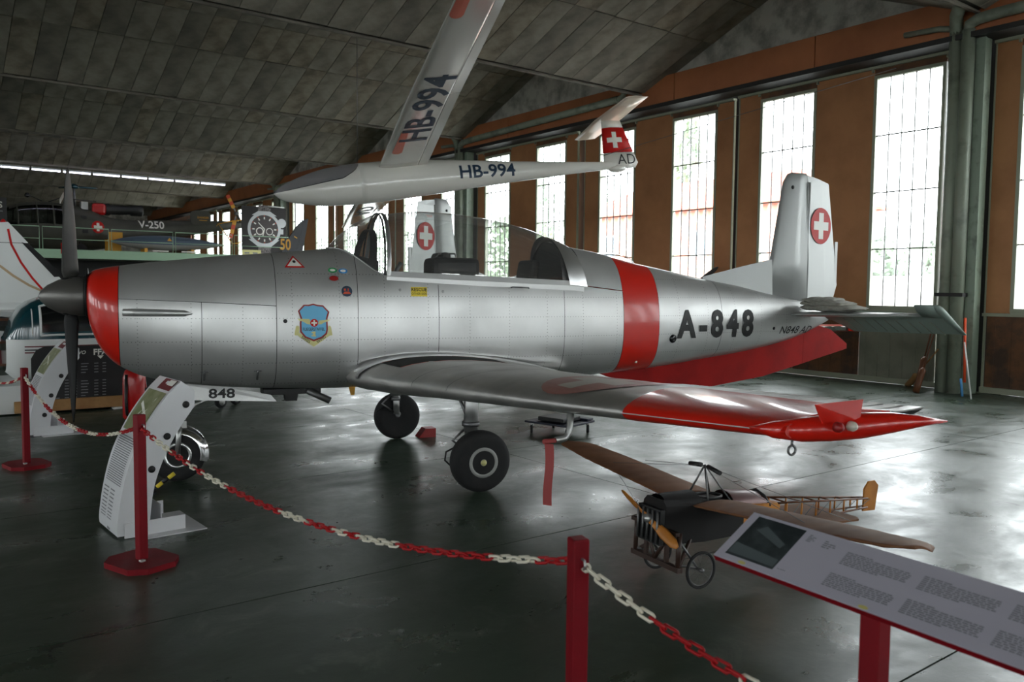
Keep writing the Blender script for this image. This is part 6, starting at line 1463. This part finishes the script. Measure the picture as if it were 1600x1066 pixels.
# ---- wheeled fire extinguisher
fx = at_z(214, 659); ext = thing('fire_extinguisher', 'red wheeled fire extinguisher with a large red wheel under the nose', 'extinguisher', (fx.x, fx.y, 0), (0, 0, 0.55))
MB().lathe([(0.04, 0.10), (0.07, 0.125), (0.55, 0.125), (0.64, 0.10), (0.69, 0.05), (0.72, 0.035)], (0, -0.05, 0), (0.02, 0, 1), 24).build('cylinder', 'extinguisher_red', ext)
MB().tube([(0, 0.04, 0.02), (0, 0.10, 0.72)], 0.02, 8).tube([(0, 0.16, 0.25), (0, 0.10, 0.72)], 0.02, 8).build('handle_frame', 'extinguisher_red', ext)
w_ = MB().lathe([(-0.025, 0.20), (-0.015, 0.19), (0.02, 0.185), (0.025, 0.04), (0.05, 0.03), (0.05, 0)], (0.05, 0.19, 0.215), (1, 0, 0), 32).build('wheel_disc', 'extinguisher_red', ext)
MB().tube([(0.05, 0.19+0.2*math.cos(t), 0.215+0.2*math.sin(t)) for t in [i*math.pi/16 for i in range(32)]], 0.015, 8, closed=True).build('wheel_rim', 'rubber', w_)
MB().tube([(0.02, -0.17, 0.6), (0.04, -0.2, 0.3), (0.04, -0.19, 0.12), (0.0, -0.12, 0.08)], 0.018, 8).build('hose', 'black_paint', ext)
MB().lathe([(0, 0.03), (0.06, 0.02)], (0, -0.05, 0.70), (0,0,1), 10).build('valve', 'steel_dark', ext)
# ---- dolly under the wing
dl_ = thing('flat_dolly', 'flat dark dolly on four castors under the silver wing', 'dolly', (-7.36, 6.30, 0), (0, 0, 0.25))
MB().bevbox((0, 0, 0.135), (0.62, 0.56, 0.025), 0.006).build('deck', 'dolly_blue', dl_); MB().bevbox((0.02, -0.04, 0.18), (0.36, 0.36, 0.05), 0.01).build('tray', 'black_paint', dl_); MB().bevbox((0.05, 0.2, 0.165), (0.5, 0.12, 0.025), 0.005).build('rubber_pad', 'dolly_blue', dl_)
for sx in (-1, 1):
    for sy in (-1, 1):
        c = MB().lathe([(-0.014, 0.052), (0.014, 0.052)], (sx*0.25, sy*0.22, 0.052), (0.8, 0.6, 0), 16).build('castor_wheel', 'rubber', dl_)
        MB().box((sx*0.25, sy*0.22, 0.105), (0.03, 0.05, 0.045)).build('castor_fork', 'steel', c)
# ---- two-wheeled trolley behind the nose leg
sw = at_z(345, 638); tw = thing('tow_trolley', 'small two-wheeled tow trolley seen below the nose-gear door', 'trolley', (sw.x, sw.y, 0), (0, 0, 0.3))
for q in (0, 0.34):
    w_ = MB().lathe([(-0.03, 0.05), (-0.03, 0.08), (0, 0.09), (0.03, 0.08), (0.03, 0.05)], (-q*0.4, q, 0.09), (1,0.1,0), 20).build('wheel', 'rubber', tw)
    MB().lathe([(0.028, 0.052), (0.036, 0.045), (0.036, 0.0)], (-q*0.4, q, 0.09), (1,0.1,0), 16).build('rim', 'steel', w_)
MB().tube([(-0.02, 0, 0.09), (-0.1, 0.2, 0.13), (-0.14, 0.34, 0.09)], 0.015, 8).tube([(-0.1, 0.2, 0.13), (0.1, 0.1, 0.22)], 0.015, 8).build('axle_frame', 'steel', tw)
# ---- yellow and black chock bar by the nose wheel
nk = at_z(236, 772); nc = thing('chock_bar', 'short black and yellow chock bar beside the nose wheel', 'chock', (nk.x, nk.y, 0), (0, 0, 1.2))
for i, m_ in enumerate(('black_paint', 'yellow_decal', 'black_paint', 'yellow_decal')): MB().tube([(0.045*i, 0, 0.02+0.035*i), (0.045*(i+1)-0.001, 0, 0.02+0.035*(i+1))], 0.017, 8).build('bar_section', m_, nc)
MB().box((-0.01, 0, 0.008), (0.10, 0.05, 0.016)).build('foot', 'black_paint', nc)
# ---- brooms and poles leaning at the column
def broom(base, top, label, m_h, m_b, brush=0.34):
    a, b_ = Vector(base), Vector(top); d = (b_-a).normalized(); t = thing('broom', label, 'broom', a, group='brooms by the column')
    MB().tube([(0,0,0)+tuple() if False else Vector((0,0,0))+d*brush*0.9, b_-a], 0.013, 7).build('handle', m_h, t)
    MB().tube([Vector((0,0,0.005)), d*brush*0.5, d*brush*0.8, d*brush, d*brush*1.12], [0.055, 0.05, 0.05, 0.06, 0.02], 10).build('bristles', m_b, t)
bb = at_z(1418, 603); broom((bb.x, bb.y, 0.0), at_y(1466, 546, 14.2), 'straw broom with a light brush leaning on the column', 'wood', 'straw')
broom((-7.02, 14.0, 0.0), (-6.86, 14.22, 1.25), 'dark twig broom standing against the left pipe of the column', 'wood_dark', 'wood_dark', 0.55)
broom((-6.93, 13.82, 0.0), (-6.82, 14.2, 1.1), 'shorter dark broom beside the left pipe of the column', 'wood_dark', 'wood_dark', 0.4)
tag(MB().tube([at_y(1507, 598, 14.0)*1.0, at_y(1508, 497, 14.2)], 0.022, 8).build('marker_pole', 'pole_orange'), 'bright orange pole standing right of the column', 'pole')
tag(MB().tube([Vector((at_y(1518, 610, 13.6).x, 13.6, 0.02)), at_y(1507, 535, 13.9)], 0.013, 8).build('metal_pole', 'white_paint'), 'thin pale pole leaning right of the orange pole', 'pole')
tag(MB().tube([Vector((at_y(1504, 610, 13.85).x, 13.85, 0.02)), at_y(1501, 592, 13.95)], 0.02, 8).build('blue_handle', 'blue_decal'), 'short blue handle at the foot of the orange pole', 'handle')
# ---- fluorescent battens
tpx = [(-52, 254.5), (0, 259), (49, 263.3), (98, 267.6), (145, 271.6), (190, 275.6), (232, 279.2), (273, 282.8), (313, 286.2), (353, 289.6)]
tp_ = [at_z(a, b, 6.0) for a, b in tpx]
ymin, ymax = tp_[0].y, tp_[-1].y; lx = -36.2
names = ['first (outside the left edge)', 'first from the left edge', 'second from the left edge', 'third from the left edge', 'fourth from the left edge', 'fifth from the left edge', 'sixth from the left edge', 'seventh from the left edge', 'last at the right end']
for i in range(1, 9):
    a, b_ = tp_[i].y+0.05, tp_[i+1].y-0.05
    t = thing('fluorescent_lamp', 'lit fluorescent tube in the row above the helicopter, '+names[i], 'lamp', (lx, (a+b_)/2, 6.0), group='row of fluorescent tubes')
    MB().tube([(0, -(b_-a)/2, 0), (0, (b_-a)/2, 0)], 0.022, 8).build('tube', 'tube_lit', t)
    MB().box((0, 0, 0.07), (0.10, b_-a+0.04, 0.06)).build('batten', 'white_paint', t)
    MB().tube([(0, 0, 0.10), (0, 0, 6.0 and (VZ+ (abs(((lx-VAL0) % VALP)-VALP/2)*0)+1.0)-6.0)], 0.006, 5).build('hanger', 'steel_dark', t)
# dark sign board above the helicopter cabin, at the left edge
sb = at_x(4, 330, -33.6); o = tag(MB().box((0,0,0), (0.03, 1.1, 0.95)).build('hanging_sign', 'board_black'), 'black hanging sign ending in a white S at the left edge', 'sign'); o.location = (-33.6, sb.y-0.42, sb.z+0.0)
decal('sign_lettering', text2d('S', 0.30, 0.02, 'RIGHT'), lambda x, y: Vector((0.02, 0.42+x, 0.22+y)), 'white_decal', o)
decal('sign_lettering', ([(0.05, 0.0), (0.42, 0.0), (0.42, 0.04), (0.05, 0.04)], [(0,1,2,3)]), lambda x, y: Vector((0.02, x, y-0.02)), 'print_grey', o)
MB().tube([(0, 0, 0.475), (0, 0, 3.0)], 0.008, 5).build('wire', 'steel_dark', o)
